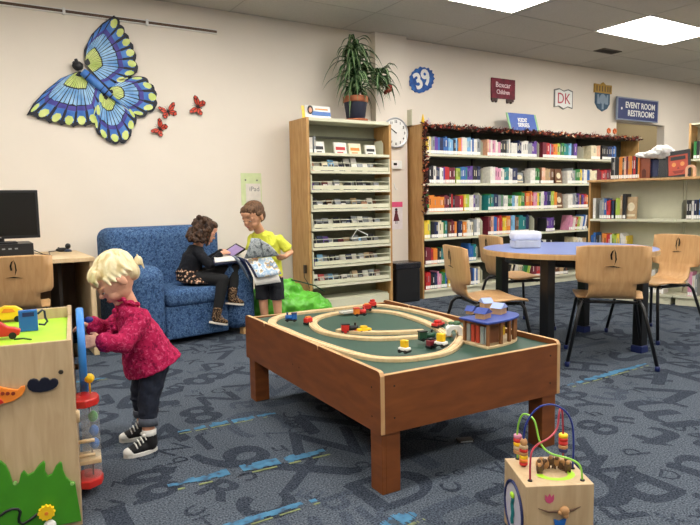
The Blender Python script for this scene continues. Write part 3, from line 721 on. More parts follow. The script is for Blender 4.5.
# on top: little display stand and the plant
p0 = onY(303, 115, MY+.1); p1 = onY(329, 117, MY+.1); w = p1.x-p0.x
t = thing('leaflet_holder', 'white and blue leaflet holder with a portrait on top of the media shelf', 'leaflet holder', ((p0.x+p1.x)/2+.01, MY+.07, MTOP), .05)
T = Matrix.Rotation(-.15, 4, 'X')
obj('card', MB().box(-w/2, w/2, 0, .006, 0, .125, T=T), WHITE, t)
obj('printed_band', MB().box(-w*.25, w*.5, -.002, 0, .03, .07, T=T), BLU, t, label='blue band')
obj('portrait', MB().ball((-w*.33, -.003, .08), (.032, .003, .042), 0, T=None).ball((-w*.33, -.005, .075), (.02, .003, .026), 1), [BLACKP, SKIN], t)
obj('side_card', MB().box(-w/2-.03, -w/2, .01, .016, 0, .12, T=T), YEL, t, label='yellow card edge')
obj('printed_line', MB().box(-w*.1, w*.4, -.002, 0, .085, .1, T=T), ORA, t)
obj('base_strip', MB().box(-w/2, w/2, -.01, .05, 0, .005), WHITE, t)

pc = onY(355, 118, MY+.14); px_, py_ = pc.x+.01, MY+.14
t = thing('potted_plant', 'spider plant with arching striped leaves in a dark pot on the media shelf', 'plant', (px_, py_, MTOP))
TERRA = mat('terracotta', '#a5603f', .8); 
obj('saucer', MB().lathe([(.1, 0), (.125, .008), (.125, .025), (.115, .025)], n=30), TERRA, t)
pt_ = obj('pot', MB().lathe([(.085, .012), (.092, .02), (.118, .19), (.118, .2)], n=30), mat('pot_navy', '#141a30', .6), t)
obj('rim', MB().lathe([(.112, .19), (.128, .195), (.13, .25), (.118, .252), (.11, .23)], n=30), TERRA, pt_, label='terracotta rim')
obj('soil', MB().lathe([(.112, .225), (.05, .235)], n=20), mat('soil', '#2b1f18', 1), pt_)
LEAF = pattern('striped_leaf', ['#1c3a1e', '#35602f', '#86a06a'], 9, rough=.5, pos=[.35, .55, .75]); LEAF2 = mat('leaf_dark', '#1d3a20', .5); LEAF1 = mat('leaf_green', '#2f5530', .45); LEAF3 = mat('leaf_pale', '#93a878', .5)
rr = random.Random(11); lf = MB()
def blade(o, az, L, rise, droop, w):
    n_ = 9; d = Vector((math.cos(az), math.sin(az), 0)); s_ = Vector((-d.y, d.x, 0)); P = []
    for i in range(n_+1):
        u = i/n_; P.append(o+d*(L*u*(1-.25*u))+Vector((0, 0, rise*math.sin(min(1, u*1.2)*PI/2)*1.0-droop*u*u)))
    vs = []; fs = []; ms_ = []
    for i, p in enumerate(P):
        u = i/n_; ww = w*(math.sin(PI*min(1, .15+u*.85))**.7)*(1-u**4)+.0005
        dn = Vector((0, 0, -ww*.5))
        vs += [p-s_*ww, p-s_*ww*.3+dn*.6, p+s_*ww*.3+dn*.6, p+s_*ww]
    k = len(lf.v)
    for i in range(n_):
        for j in range(3): lf_f = (4*i+j, 4*i+j+1, 4*i+j+5, 4*i+j+4); fs.append((lf_f, 1 if j != 1 else 2))
    for f, m in fs: pass
    lf.v += [tuple(v) for v in vs]
    for f, m in fs: lf.f.append(tuple(i+k for i in f)); lf.m.append(m); lf.sm.append(True)
for (cx_, cz_, n_, s0) in ((0, .29, 36, 1.0), (.0, .42, 40, 1.15), (-.03, .56, 40, 1.15), (-.02, .69, 32, 1.05), (.05, .5, 24, 1.0), (.0, .76, 16, .8)):
    for k in range(n_):
        az = 2*PI*k/n_*1.618*3; L = rr.uniform(.2, .4)*s0
        if math.sin(az) > .2: L *= .45
        blade(Vector((cx_+rr.uniform(-.03, .03), rr.uniform(-.03, .03), cz_+rr.uniform(-.03, .05))), az, L, rr.uniform(.03, .13), rr.uniform(.08, .34), rr.uniform(.017, .026))
for k in range(44):  # side shoots towards the column
    az = rr.uniform(-.9, .5) if k % 2 else rr.uniform(-2.6, .6)
    blade(Vector((.26+rr.uniform(-.05, .06), -.03, .42+rr.uniform(-.08, .12))), az, rr.uniform(.12, .28), rr.uniform(.0, .16), rr.uniform(.1, .3), .02)
obj('foliage', lf, [LEAF2, LEAF1, LEAF3], t)
obj('stem', MB().tube([(0, 0, .22), (.01, 0, .4), (-.02, 0, .62)], [.014, .012, .008], 0, 8).tube([(0, 0, .3), (.1, -.02, .4), (.27, -.03, .42)], [.009, .008, .006], 0, 8), LEAF2, t)
fl_ = MB()
for i in range(12):
    a = 2.4*i; fl_.ball((.36+.03*math.cos(a), -.06+.02*math.sin(a), .34+.035*math.sin(a*1.7)), .019, 0, 8)
obj('red_bloom', fl_, mat('bloom_red', '#8e2a1e', .7), t, label='dark red hanging ornament among the leaves')

# ---------------------------------------------------------------- low bookcase at the right, turned towards us
LO = Vector((5.911, 3.647, 0)); LD = Vector((.27, -.96, 0)).normalized()   # to the right along its face
LRZ = math.atan2(LD.y, LD.x)
def sl(px):  # distance along the face where the pixel column meets it
    d = ray(px, 210); k = d.x/d.y   # X = k Y
    return (k*LO.y-LO.x)/(LD.x-k*LD.y)
s_left, s_j = sl(588.5), sl(675.3)
for k, (a, b_, lb) in enumerate(((s_left, s_j, 'low cream bookcase with an oak top, the left unit behind the round table'), (s_j+.004, s_j+.004+(s_j-s_left), 'low cream bookcase with an oak top, the right unit running out of the picture'))):
    o = thing('low_bookcase', lb, 'bookcase', LO+LD*a, LRZ, 'low bookcases'); w = b_-a
    obj('top_board', MB().box(-.012, w, -.025, .33, 1.245, 1.27), MAPLE, o, bevel=.003)
    obj('end_panel', MB().box(0, .02, 0 if k == 0 else .26, .31 if k == 0 else .288, 0, 1.245), OAK if k == 0 else CREAM, o, bevel=.002)
    obj('end_panel', MB().box(w-.012, w, .26 if k == 0 else 0, .288 if k == 0 else .31, 0, 1.245), CREAM if k == 0 else OAK, o, bevel=.002)
    obj('back_panel', MB().box(.02, w-.02, .29, .3, 0, 1.245), CREAM, o)
    for z in (.855, .47, .1):
        obj('shelf', MB().box(.02 if k == 0 else .001, w-.001 if k == 0 else w-.02, 0, .25, z-.018, z).box(.02 if k == 0 else .001, w-.001 if k == 0 else w-.02, -.004, 0, z-.022, z+.003), CREAM, o)
    obj('plinth', MB().box(.02, w-.02, .015, .29, 0, .08), CREAM, o)
def lowfill(seq, z, nm, grp, hmax, hmin, wm=.024, cnt0=0, y=.015):
    n_ = cnt0
    for it in seq:
        a, b_, cols = it[:3]; hs = it[3] if len(it) > 3 else 1; tl = it[4] if len(it) > 4 else 0
        s0, s1 = sl(a), sl(b_)
        if cols == 'end':
            n_e = it[4]; p = LO+LD*s0; p.z = z
            bookend(0, .2, .19*hs, p, LRZ, n_e); continue
        cols = cols.split(); s = s0
        while s < s1-.008:
            col = cols[min(len(cols)-1, int(len(cols)*(s-s0)/(s1-s0)))]
            w = min(random.uniform(wm*.7, wm*1.3), s1-s); n_ += 1
            p = LO+LD*s; p.z = z+.0005
            add_book(0, w-.0008, .17, random.uniform(hmin, hmax)*hs, col, '%s book, %s from the left on %s' % (col, ordn(n_), nm), grp, p, LRZ, tl, True, y=y)
            s += w+(.006 if tl else 0)
lowfill([(592.5, 596, 'white'), (599, 606, 'grey blue', 1), (606, 610, 'red'), (611, 614, 'navy', 1), (615, 622, 'lime tan purple', 1.12), (622, 625, 'black', 1.15), (681, 682, 'end', 1, 'cream metal bookend beside the dark books on the upper shelf of the low bookcase'), (686, 700, 'black white navy black blue', .9)], .855, 'the upper shelf of the low bookcases', 'books on the upper shelf of the low bookcases', .23, .19)
lowfill([(591, 596, 'blue teal'), (596, 601, 'black grey'), (602, 612, 'orange red white'), (612, 620, 'lime yellow black'), (620, 628, 'white yellow'), (683, 684, 'end', 1, 'cream metal bookend beside the dark books on the middle shelf of the low bookcase'), (688, 700, 'black maroon white', .95)], .47, 'the middle shelf of the low bookcases', 'books on the middle shelf of the low bookcases', .24, .2)
lowfill([(646, 652, 'white grey'), (652, 666, 'white cream tan white'), (690, 700, 'pink white grey')], .1, 'the bottom shelf of the low bookcases', 'books on the bottom shelf of the low bookcases', .25, .2)
p = LO+LD*sl(629)+Vector((0, 0, .8555)); faceout('display_book', 'patterned tan face-out book on the upper shelf of the low bookcase', 'book', p+Matrix.Rotation(LRZ, 3, 'Z') @ Vector((0, .05, 0)), LRZ, .12, .23, .012, BM['tan'], .1, art_blob)
# on its top: books, props
lowfill([(609, 613, 'black grey'), (613, 617, 'black brown'), (617, 626, 'orange black peach maroon'), (626, 631, 'orange white black'), (631, 637, 'red black orange')], 1.27, 'the row standing on top of the low bookcase', 'books standing on top of the low bookcase', .235, .215, .02, y=.03)
def lp(px, y=0.0, z=1.27):
    p = LO+LD*sl(px)+Matrix.Rotation(LRZ, 3, 'Z') @ Vector((0, y, 0)); p.z = z; return p
o = faceout('display_book', 'dark navy and black book standing face out on the low bookcase', 'book', lp(657, .1), LRZ, .27, .2, .02, SCREEN, .08)
T = Matrix.Rotation(-.08, 4, 'X'); obj('cover_panel', MB().box(-.13, -.03, -.002, 0, .02, .19, T=T), BM['navy'], o, label='navy cover panel')
o = thing('wooden_bookend', 'reddish brown wooden bookend beside the row of books on the low bookcase', 'bookend', lp(641, .06), LRZ)
obj('upright_board', MB().box(-.055, .055, 0, .018, 0, .215), mat('redwood', '#8c4c33', .5), o, bevel=.004)
obj('arch_inlay', MB().prism([(-.02, .01), (.02, .01), (.02, .08), (0, .1), (-.02, .08)], -.002, 0, 'y'), mat('redwood_dark', '#5c2a1c', .5), o)
# white paper roll/banner lying over
P = [lp(634, .04, 1.505), lp(641, .06, 1.505), lp(649, .08, 1.51), lp(657, .10, 1.515), lp(666, .12, 1.51)]
wd = [.03, .04, .055, .08, .05]
b = MB(); q0 = P[0].copy()
for i in range(len(P)-1): b.cap(P[i], wd[i]*.75, P[i+1], wd[i+1]*.75)
b.ball(P[3]+Vector((0, 0, .03)), (.10, .10, .055)).ball(P[2], (.09, .1, .035))
t_ = blob('paper_roll', b, WHITE, None, q0, .008, 2, disp=(.03, .03)); t_.location = q0+Vector((0, 0, .0)); tag(t_, 'crumpled white paper lying across the books on the low bookcase', 'paper')
o = thing('framed_picture', 'black framed picture of an orange pumpkin face leaning on the low bookcase', 'picture', lp(676, .04), LRZ-.1)
T = Matrix.Rotation(-.12, 4, 'X') @ Matrix.Rotation(-.1, 4, 'Y') @ Matrix.Scale(1.12, 4)
obj('frame', MB().box(-.1, .1, 0, .015, 0, .02, T=T).box(-.1, .1, 0, .015, .2, .235, T=T).box(-.1, -.082, 0, .015, .02, .2, T=T).box(.082, .1, 0, .015, .02, .2, T=T), BLACKP, o)
obj('picture_panel', MB().box(-.082, .082, .006, .01, .02, .2, T=T), mat('panel_coral', '#c8523a', .5), o)
f = MB().box(-.06, .06, .0, .006, .155, .185, 1, T=T)
for x in (-.035, .035): f.prism([(x+.018*math.cos(a), .115+.02*math.sin(a)) for a in [2*PI*i/10 for i in range(10)]], .003, .006, 'y', T=T)
f.prism([(-.05, .06), (.05, .06), (.03, .035), (-.03, .035)], .003, .006, 'y', T=T, m=2).prism([(-.01, .075), (.01, .075), (0, .095)], .003, .006, 'y', T=T, m=2)
obj('printed_face', f, [mat('panel_orange', '#eaa25a', .5), BLACKP, mat('panel_red', '#8c2f22', .5)], o)
o = thing('wooden_arch', 'pale peach wooden arch block at the right end of the low bookcase top', 'block', lp(688, .03), LRZ)
b = MB(); A = []
for i in range(13): a = PI*i/12; A.append((.045*math.cos(a), .07+.045*math.sin(a)))
Bi = [(.022*math.cos(PI*i/12), .07+.022*math.sin(PI*i/12)) for i in range(12, -1, -1)]
b.prism([(.045, 0)]+A+[(-.045, 0), (-.022, 0)]+Bi+[(.022, 0)], 0, .04, 'y'); obj('arch', b, mat('peach_wood', '#dfae8d', .5), o)
o = thing('book_stack', 'small tan box standing behind the framed picture', 'box', lp(675, .27), LRZ); obj('box', MB().box(-.05, .05, 0, .04, 0, .26), BM['brown'], o)
# far bookcase at the right edge
FX, FY = 7.02, 4.05
o = thing('far_bookcase', 'tall cream bookcase at the far right behind the low bookcase', 'bookcase', (7.06, 4.0, 0), LRZ)
obj('end_panel', MB().box(0, .022, 0, .3, 0, 1.905), MAPLE, o, bevel=.002); obj('back_panel', MB().box(.022, .96, .28, .29, 0, 1.88), CREAM, o)
obj('end_panel', MB().box(.94, .962, 0, .3, 0, 1.905), MAPLE, o, bevel=.002)
obj('top_board', MB().box(.022, .94, 0, .29, 1.885, 1.905), CREAM, o)
for z in (1.5, 1.13, .76, .39, .1): obj('shelf', MB().box(.022, .94, 0, .28, z-.02, z), CREAM, o)
obj('plinth', MB().box(.022, .94, .01, .28, 0, .08), CREAM, o)
for i, c_ in enumerate('green black white red white red white green white red'.split()):
    p = Vector((7.06, 4.0, 1.5005)); R_ = Matrix.Rotation(LRZ, 3, 'Z')
    add_book(.05+.032*i, .028, .16, .2, c_, '%s book, %s from the left on the far bookcase at the right edge' % (c_, ordn(i+1)), 'books on the far bookcase', p, LRZ, y=.02)

# ---------------------------------------------------------------- round table and chairs
TC = Vector((3.756, 2.997, 0)); TR = .612
t = thing('round_table', 'round library table with a pale blue top and black legs', 'table', TC)
obj('tabletop', MB().lathe([(TR-.02, .68), (TR, .683), (TR, .715), (TR-.004, .719)], n=72, smooth=False), MAPLE, t)
obj('surface', MB().lathe([(TR-.006, .7191), (TR-.006, .7205)], n=72, smooth=False), TABLEB, t)
obj('apron', MB().lathe([(.44, .62), (.45, .62), (.45, .68)], n=48), BLACK, t)
for k, a in enumerate((-66, 24, 114, 204)):
    a = math.radians(a); r_ = .5; x, y = r_*math.cos(a), r_*math.sin(a)
    l = obj('leg', MB().box(x-.036, x+.036, y-.036, y+.036, .05, .68), BLACK, t, bevel=.006)
    obj('foot_cap', MB().box(x-.042, x+.042, y-.042, y+.042, 0, .05), NAVY, l, bevel=.006)
# clear bin
c = Vector((3.53, 3.2, .7205)); o = thing('storage_bin', 'clear plastic bin with a rounded lid standing on the round table', 'bin', c, -.5)
CLR = mat('clear_plastic', '#e4e8f2', .25, alpha=.55)
obj('tub', MB().box(-.10, .10, -.065, .065, 0, .06), CLR, o, bevel=.012); obj('lid', MB().box(-.106, .106, -.07, .07, .055, .125), mat('lid_white', '#e9ecf5', .3, alpha=.85), o, bevel=.028, seg=4)
b = MB(); rr = random.Random(2)
for i in range(14): b.tube([(rr.uniform(-.08, .08), rr.uniform(-.04, .04), .012), (rr.uniform(-.08, .08), rr.uniform(-.04, .04), .05)], .008, i % 3, 7)
obj('contents', b, [BM['grey'], BM['black'], BM['white']], o)

# chair prototype: facing +y, seat at .43
def chair(label, loc, rz):
    o = thing('library_chair', label, 'chair', loc, rz, 'wooden library chairs')
    prof = [(.205, .418), (.185, .432), (.09, .436), (-.04, .430), (-.09, .431), (-.10, .432), (-.15, .442), (-.185, .468), (-.203, .505), (-.212, .538), (-.215, .548), (-.219, .57), (-.228, .62), (-.238, .70), (-.246, .775), (-.247, .785)]
    hw = [.195, .215, .218, .205, .198, .155, .148, .143, .14, .142, .205, .219, .222, .222, .220, .212]
    vs = []; fs = []; nX = 9; th = .011
    for side in (0, 1):
        for i, (y, z) in enumerate(prof):
            j0, j1 = max(0, i-1), min(len(prof)-1, i+1); ty, tz = prof[j1][0]-prof[j0][0], prof[j1][1]-prof[j0][1]; L = math.hypot(ty, tz); ny, nz = -tz/L, ty/L
            for k in range(nX):
                u = -1+2*k/(nX-1); back = max(0, min(1, (z-.45)/.15))
                cv = u*u*(.022*back) - (1-back)*0
                yy, zz = y+cv+ny*th*(side-.5), z+nz*th*(side-.5)+(1-back)*(.008*u*u if y > 0 else 0)
                if i == len(prof)-1: zz -= .012*u**6
                vs.append((u*hw[i], yy, zz))
    n_ = len(prof)*nX
    for i in range(len(prof)-1):
        for k in range(nX-1):
            a = i*nX+k; fs.append((a, a+1, a+nX+1, a+nX)); fs.append((n_+a, n_+a+nX, n_+a+nX+1, n_+a+1))
    for i in range(len(prof)-1):
        a = i*nX; fs.append((a, a+nX, n_+a+nX, n_+a)); a = i*nX+nX-1; fs.append((a, n_+a, n_+a+nX, a+nX))
    for k in range(nX-1):
        fs.append((k, n_+k, n_+k+1, k+1)); a = (len(prof)-1)*nX+k; fs.append((a, a+1, n_+a+1, n_+a))
    me = MB().add(vs, fs, 0, True)
    sh = obj('seat_shell', me, CHW, o)
    lg = MB()  # cut-out mark on the back, seen from both sides
    for sy in (-.256, -.222):
        T = Matrix.Translation((0, sy+.0, .695)) @ Matrix.Rotation(.09, 4, 'X')
        for pts in ([(-.018, .0), (-.022, .03), (-.012, .055), (.0, .06), (-.008, .045), (-.012, .025), (-.008, .0)], [(.0, .07), (.012, .04), (.016, .0), (.004, -.035), (.008, .0), (.006, .035)], [(-.05, -.045), (.0, -.04), (.05, -.052), (.0, -.048)]):
            lg.prism(pts, -.0015, .0015, 'y', T=T)
    obj('cut_out_mark', lg, SCREEN, sh, label='dark leaf-shaped mark')
    for s in (-1, 1):
        fr = MB().tube([(s*.17, .165, .412), (s*.185, .0, .412), (s*.17, -.15, .412)], .011, 0, 8)
        for e, (ya, yb, xb) in enumerate(((.165, .235, .25), (-.15, -.255, .265))):
            pts = [(s*.17, ya-(.05 if e == 0 else -.05), .412), (s*.175, ya, .408), (s*.19, ya+(.018 if e == 0 else -.022), .38), (s*xb, yb, .02)]
            lgm = obj('leg', MB().tube(pts, .0115, 0, 10), BLACK, o)
            obj('foot', MB().lathe([(.015, 0), (.016, .03), (.012, .033)], c=(s*xb, yb, 0), n=12), NAVY, lgm, label='blue foot cap')
        obj('seat_rail', fr, BLACK, o)
    obj('crossbar', MB().tube([(-.17, -.11, .405), (.17, -.11, .405)], .01, 0, 8).tube([(-.17, .12, .405), (.17, .12, .405)], .01, 0, 8), BLACK, o)
    return o
CHW = wood('chair_beech', '#bd9160', '#cda473', stretch=(4, 4, .4), scale=10, rough=.35)
def face(dx, dy): return math.atan2(dy, dx)-PI/2
R3c = chair('wooden chair seen from behind, pushed in at the near side of the round table', (0, 0, 0), 0)
rzc = face(.75, .66); rm = Vector((3.459, 2.416, 0)); R3c.rotation_euler = (0, 0, rzc); R3c.location = rm+Vector((.75, .66, 0)).normalized()*.2
dup(R3c, (2.93, 2.99, 0), face(.927, -.36), 'wooden chair at the left side of the round table, pulled out, nearest the train table')
dup(R3c, (3.935, 3.685, 0), face(.94, -.33), 'wooden chair behind the plastic bin at the far left side of the round table')
dup(R3c, (4.53, 2.79, 0), face(-.98, .18), 'wooden chair at the right side of the round table, cut by the picture edge')
dup(R3c, (.25, 4.58, 0), face(.03, 1), 'wooden chair seen from behind at the computer desk on the left')

# ---------------------------------------------------------------- waste bin
t = thing('waste_bin', 'black waste bin with a black liner between the two shelves', 'bin', (3.99, 5.33, 0))
obj('bucket', MB().box(-.16, .16, -.1, .12, 0, .41), BLACKP, t, bevel=.015)
obj('liner', MB().box(-.168, .168, -.108, .128, .36, .43), mat('liner_black', '#1b1c22', .25, bump=.6, scale=12), t, bevel=.01)

# ---------------------------------------------------------------- desk, monitor, computer
t = thing('computer_desk', 'light maple computer desk with an open front at the left wall', 'desk', (0, 0, 0))
DX = .78
obj('desktop', MB().box(-1.1, DX, 4.72, 5.6, .69, .72), MAPLEL, t, bevel=.003)
obj('side_panel', MB().box(DX-.035, DX, 4.74, 5.58, 0, .69), MAPLEL, t, bevel=.003)
obj('side_panel', MB().box(-1.1, -1.065, 4.74, 5.58, 0, .69), MAPLEL, t, bevel=.003)
obj('divider', MB().box(.56, .585, 4.95, 5.5, 0, .69), mat('divider_dark', '#2e2620', .7), t)
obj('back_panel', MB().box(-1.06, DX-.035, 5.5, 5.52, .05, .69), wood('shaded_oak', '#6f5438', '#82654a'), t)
# desktop computer
Y0 = 4.98
xr = onY(33.5, 245, Y0).x
t = thing('desktop_computer', 'black flat desktop computer lying under the monitor', 'computer', (xr-.2, Y0, .7205))
obj('case', MB().box(-.2, .2, 0, .36, .006, .105), mat('pc_black', '#151619', .4), t, bevel=.003)
obj('drive_front', MB().box(-.2, -.08, -.003, 0, .02, .09), mat('pc_grey', '#37393c', .4), t)
obj('port', MB().box(.0, .02, -.002, 0, .066, .076).box(.04, .06, -.002, 0, .066, .076).box(.08, .1, -.002, 0, .066, .076), mat('port_silver', '#8d9296', .4), t)
obj('foot', MB().box(-.18, -.15, .03, .06, 0, .006).box(.15, .18, .03, .06, 0, .006).box(-.18, -.15, .3, .33, 0, .006).box(.15, .18, .3, .33, 0, .006), BLACKP, t)
mt = onY(37, 190, Y0+.06); mb_ = onY(40.5, 237.5, Y0+.06)
t = thing('monitor', 'black widescreen monitor standing on the computer at the left', 'monitor', (mb_.x-.27, Y0+.12, .826))
hh = mt.z-.826; zb = mb_.z-.826
obj('bezel', MB().box(-.27, .27, -.06, -.02, zb, hh), BLACKP, t, bevel=.004)
obj('screen', MB().box(-.252, .252, -.062, -.06, zb+.022, hh-.018), SCREEN, t)
obj('neck', MB().box(-.04, .04, -.03, .0, .01, zb+.06), BLACKP, t); obj('stand_base', MB().box(-.12, .12, -.09, .1, 0, .012), BLACKP, t, bevel=.004)
obj('badge', MB().box(-.025, .02, -.0625, -.06, zb+.006, zb+.014), mat('badge_silver', '#8a8a8a', .4), t)
def desk_pt(px, py): return onZ(px, py, .7205)
p = desk_pt(62, 251.5); t = thing('computer_mouse', 'black computer mouse on the desk edge', 'mouse', (p.x, p.y-.02, .7205))
obj('shell', MB().ball((0, 0, .016), (.05, .032, .018), 0, 14), BLACKP, t); obj('wheel', MB().tube([(-.03, -.004, .034), (-.02, .004, .034)], .004, 0, 8), mat('pc_grey', '#37393c', .4), t)
t2 = thing('webcam', 'small dark blue webcam standing at the right end of the desk', 'webcam', (.70, p.y-.06, .7205))
obj('foot', MB().lathe([(.03, 0), (.026, .014), (.012, .02)], n=16), mat('cam_blue', '#26344f', .4), t2); obj('head', MB().ball((0, 0, .045), (.022, .02, .024), 0), BLACKP, t2); obj('lens', MB().lathe([(.01, 0), (.01, .008)], T=Matrix.Translation((0, -.018, .045)) @ RX, n=12), SCREEN, t2)
b = MB().tube([(xr+.02, Y0+.2, .76), (xr+.07, Y0+.1, .735), (xr+.11, Y0+.05, .728), (xr+.15, p.y, .725), (p.x-.04, p.y, .728)], .0035, 0, 6).tube([(xr+.01, Y0+.25, .74), (xr+.08, Y0+.2, .726), (xr+.05, Y0+.05, .726), (xr+.12, Y0+.02, .726)], .003, 0, 6)
obj('cable', b, BLACKP, label='black cables trailing from the computer to the mouse', cat='cable')
# ---------------------------------------------------------------- sofa
SOFA = pattern('sofa_fabric', ['#2c4365', '#3c5a82', '#5c7799', '#35507a'], 46, rough=.9, pos=[.0, .44, .52, .58], detail=3, const=True, dist=1.2, spec=.15)
t = thing('armchair', 'blue leaf-patterned fabric armchair the girl sits on, against the left wall', 'armchair', (1.03, 4.61, 0), .157)
def softbox(x0, x1, y0, y1, z0, z1, r, name, lab=None, bulge=0):
    m = MB().box(x0, x1, y0, y1, z0, z1)
    o = obj(name, m, SOFA, t, bevel=r, seg=6, label=lab)
    for p in o.data.polygons: p.use_smooth = True
    return o
softbox(.0, 1.0, .52, .84, .08, .905, .09, 'backrest')
softbox(0, .25, 0, .7, .045, .63, .10, 'armrest'); softbox(.77, 1.04, 0, .7, .045, .61, .10, 'armrest')
softbox(.24, .78, .04, .56, .045, .305, .02, 'base')
softbox(.248, .772, .015, .54, .30, .43, .045, 'seat_cushion')
for x, y in ((.06, .06), (.93, .05), (.06, .76), (.93, .76)): obj('foot', MB().box(x-.03, x+.03, y-.03, y+.03, 0, .05), MAPLE, t)

# ---------------------------------------------------------------- bean bag
BAG = mat('bag_green', '#5fb936', .3, var=.12, scale=9, bump=.5)
b = MB().ball((2.36, 5.0, .15), (.29, .17, .16), 0, 16).ball((2.58, 5.0, .13), (.26, .17, .15), 0, 16).ball((2.44, 5.04, .27), (.16, .11, .13), 0, 14).ball((2.2, 4.98, .22), (.13, .13, .16), 0, 14).ball((2.74, 4.98, .09), (.15, .14, .1), 0, 14)
b.box(2.2, 2.7, 4.88, 5.1, .0, .05)
t = thing('bean_bag', 'bright green bean bag slumped behind the boy beside the media shelf', 'bean bag', (2.45, 5.0, 0))
o = blob('bag', b, BAG, t, (2.45, 5.0, 0), .012, 5, disp=(.08, .07))
zm = min(v.co.z for v in o.data.vertices)
for v in o.data.vertices: v.co.z = max(0.001, v.co.z)
obj('strap', MB().tube([(.03, .0, .39), (.1, -.06, .37), (.22, -.1, .33), (.3, -.14, .27)], .006, 0, 6), mat('strap_dark', '#23402a', .7), t)
b = MB().tube([(MX0-.055, MY+.07, .42), (MX0-.06, MY+.05, .36), (MX0-.05, MY+.0, .31), (MX0-.045, MY-.02, .26)], .004, 0, 6).box(MX0-.05, MX0-.032, MY+.05, MY+.09, .40, .48)
obj('power_outlet', b, mat('outlet_dark', '#3a2c22', .5), label='small dark socket with a short cord on the side of the media shelf', cat='outlet')

# ---------------------------------------------------------------- people helpers
def headparts(mb, T, s, hairless=True):
    R_ = T.to_3x3().to_4x4()
    def e(c, r, m=0): mb.ball(T @ Vector([q*s for q in c]), tuple(q*s for q in r), m, 18, T=R_)
    e((-.012, 0, .028), (.092, .078, .083)); e((.025, 0, -.022), (.062, .062, .066)); e((.012, 0, .0), (.078, .07, .075))
    for q in (-1, 1):
        e((.05, .03*q, -.036), (.029, .029, .027)); e((-.008, .076*q, -.008), (.017, .009, .026)); e((.002, .079*q, .004), (.009, .006, .012))
        e((.066, .032*q, .019), (.016, .022, .008))
    e((.092, 0, -.012), (.013, .012, .011)); e((.083, 0, .003), (.010, .008, .018)); e((.083, 0, -.04), (.011, .017, .006)); e((.080, 0, -.05), (.011, .015, .006))
    e((.064, 0, -.072), (.022, .024, .017)); e((.055, 0, .05), (.035, .055, .035))
def face_details(parent, T, s, base, look=-.2):
    base = Vector(base); R_ = T.to_3x3().to_4x4()
    def P(c): return (T @ Vector([q*s for q in c]))-base
    for q in (-1, 1):
        obj('eye', MB().ball(P((.0765, .03*q, -.001)), tuple(v*s for v in (.008, .012, .004)), 0, 12, T=R_).ball(P((.082, .031*q, -.002)), tuple(v*s for v in (.0035, .006, .0035)), 1, 10, T=R_), [EYEW, EYEM], parent)
        obj('eyebrow', MB().tube([P((.080, .014*q, .024)), P((.080, .03*q, .029)), P((.068, .046*q, .025))], .0022*s, 0, 6), BROW, parent)
        obj('eyelash', MB().tube([P((.082, .018*q, .001)), P((.0855, .03*q, .002)), P((.076, .043*q, .000))], .0017*s, 0, 6), EYEM, parent)
    obj('lips', MB().ball(P((.090, 0, -.0415)), tuple(v*s for v in (.006, .014, .004)), 0, 10, T=R_).ball(P((.0885, 0, -.049)), tuple(v*s for v in (.006, .012, .0045)), 0, 10, T=R_), LIP, parent)
def hand(mb, w, d, n, s=1.0, curl=.5, thumb=1, m=0):
    """w wrist, d pointing direction, n palm side"""
    w, d, n = Vector(w), Vector(d).normalized(), Vector(n).normalized(); n = (n-d*n.dot(d)).normalized(); b = d.cross(n)
    for k in (-1, 0, 1): mb.cap(w+d*.004*s+b*k*.009*s, .0105*s, w+d*.036*s+b*k*.0125*s, .0095*s, m, 10)
    for i, L in enumerate((.024, .029, .027, .021)):
        o = b*(i-1.5)*.0125*s; p0 = w+d*.038*s+o; a = curl*.5
        p1 = p0+(d*math.cos(a)+n*math.sin(a))*L*.6*s+o*.06; a = curl*1.3
        p2 = p1+(d*math.cos(a)+n*math.sin(a))*L*.5*s; a = curl*2
        p3 = p2+(d*math.cos(a)+n*math.sin(a))*L*.4*s
        mb.cap(p0, .0066*s, p1, .0062*s, m, 8).cap(p1, .0062*s, p2, .0058*s, m, 8).cap(p2, .0058*s, p3, .005*s, m, 8)
    q0 = w+d*.012*s+b*.014*thumb*s; q1 = q0+(d*.6+b*.7*thumb+n*.35).normalized()*.02*s; q2 = q1+(d*.8+b*.2*thumb+n*.5).normalized()*.018*s
    mb.cap(q0, .0085*s, q1, .007*s, m, 8).cap(q1, .007*s, q2, .0056*s, m, 8)
def loft(mb, secs, m=0, n=24):
    """secs: (centre, rx, ry, tilt about Y, yaw)"""
    vs = []; fs = []
    for (c, rx, ry, tl, yw) in secs:
        R_ = Matrix.Rotation(yw, 3, 'Z') @ Matrix.Rotation(tl, 3, 'Y'); c = Vector(c)
        for k in range(n): a = 2*PI*k/n; vs.append(c+R_ @ Vector((rx*math.cos(a), ry*math.sin(a), 0)))
    for i in range(len(secs)-1):
        for k in range(n): fs.append((i*n+k, i*n+(k+1) % n, (i+1)*n+(k+1) % n, (i+1)*n+k))
    fs.append(tuple(range(n-1, -1, -1))); fs.append(tuple((len(secs)-1)*n+k for k in range(n)))
    return mb.add(vs, fs, m, True)
def headT(c, yaw, pitch, roll=0): return Matrix.Translation(c) @ Matrix.Rotation(yaw, 4, 'Z') @ Matrix.Rotation(pitch, 4, 'Y') @ Matrix.Rotation(roll, 4, 'X')
BROW = mat('brow_hair', '#8a6a48', .8)
HBL = pattern('hair_blond', ['#c6ad78', '#e4d2a4', '#f2e7c8'], 26, rough=.5, stretch=(1, 1, .25), dist=1.5)
HBR = pattern('hair_brown', ['#1f130d', '#3f2a1c', '#5a3d28'], 30, rough=.5, stretch=(1, 1, .4), dist=2)
HBB = pattern('hair_brown_short', ['#3a271a', '#5e432d', '#725338'], 60, rough=.6, stretch=(1, 1, .3), dist=1)
def hairball(mb, T, s, c, r): mb.ball(T @ Vector([q*s for q in c]), tuple(q*s for q in r), 0, 18, T=T.to_3x3().to_4x4())

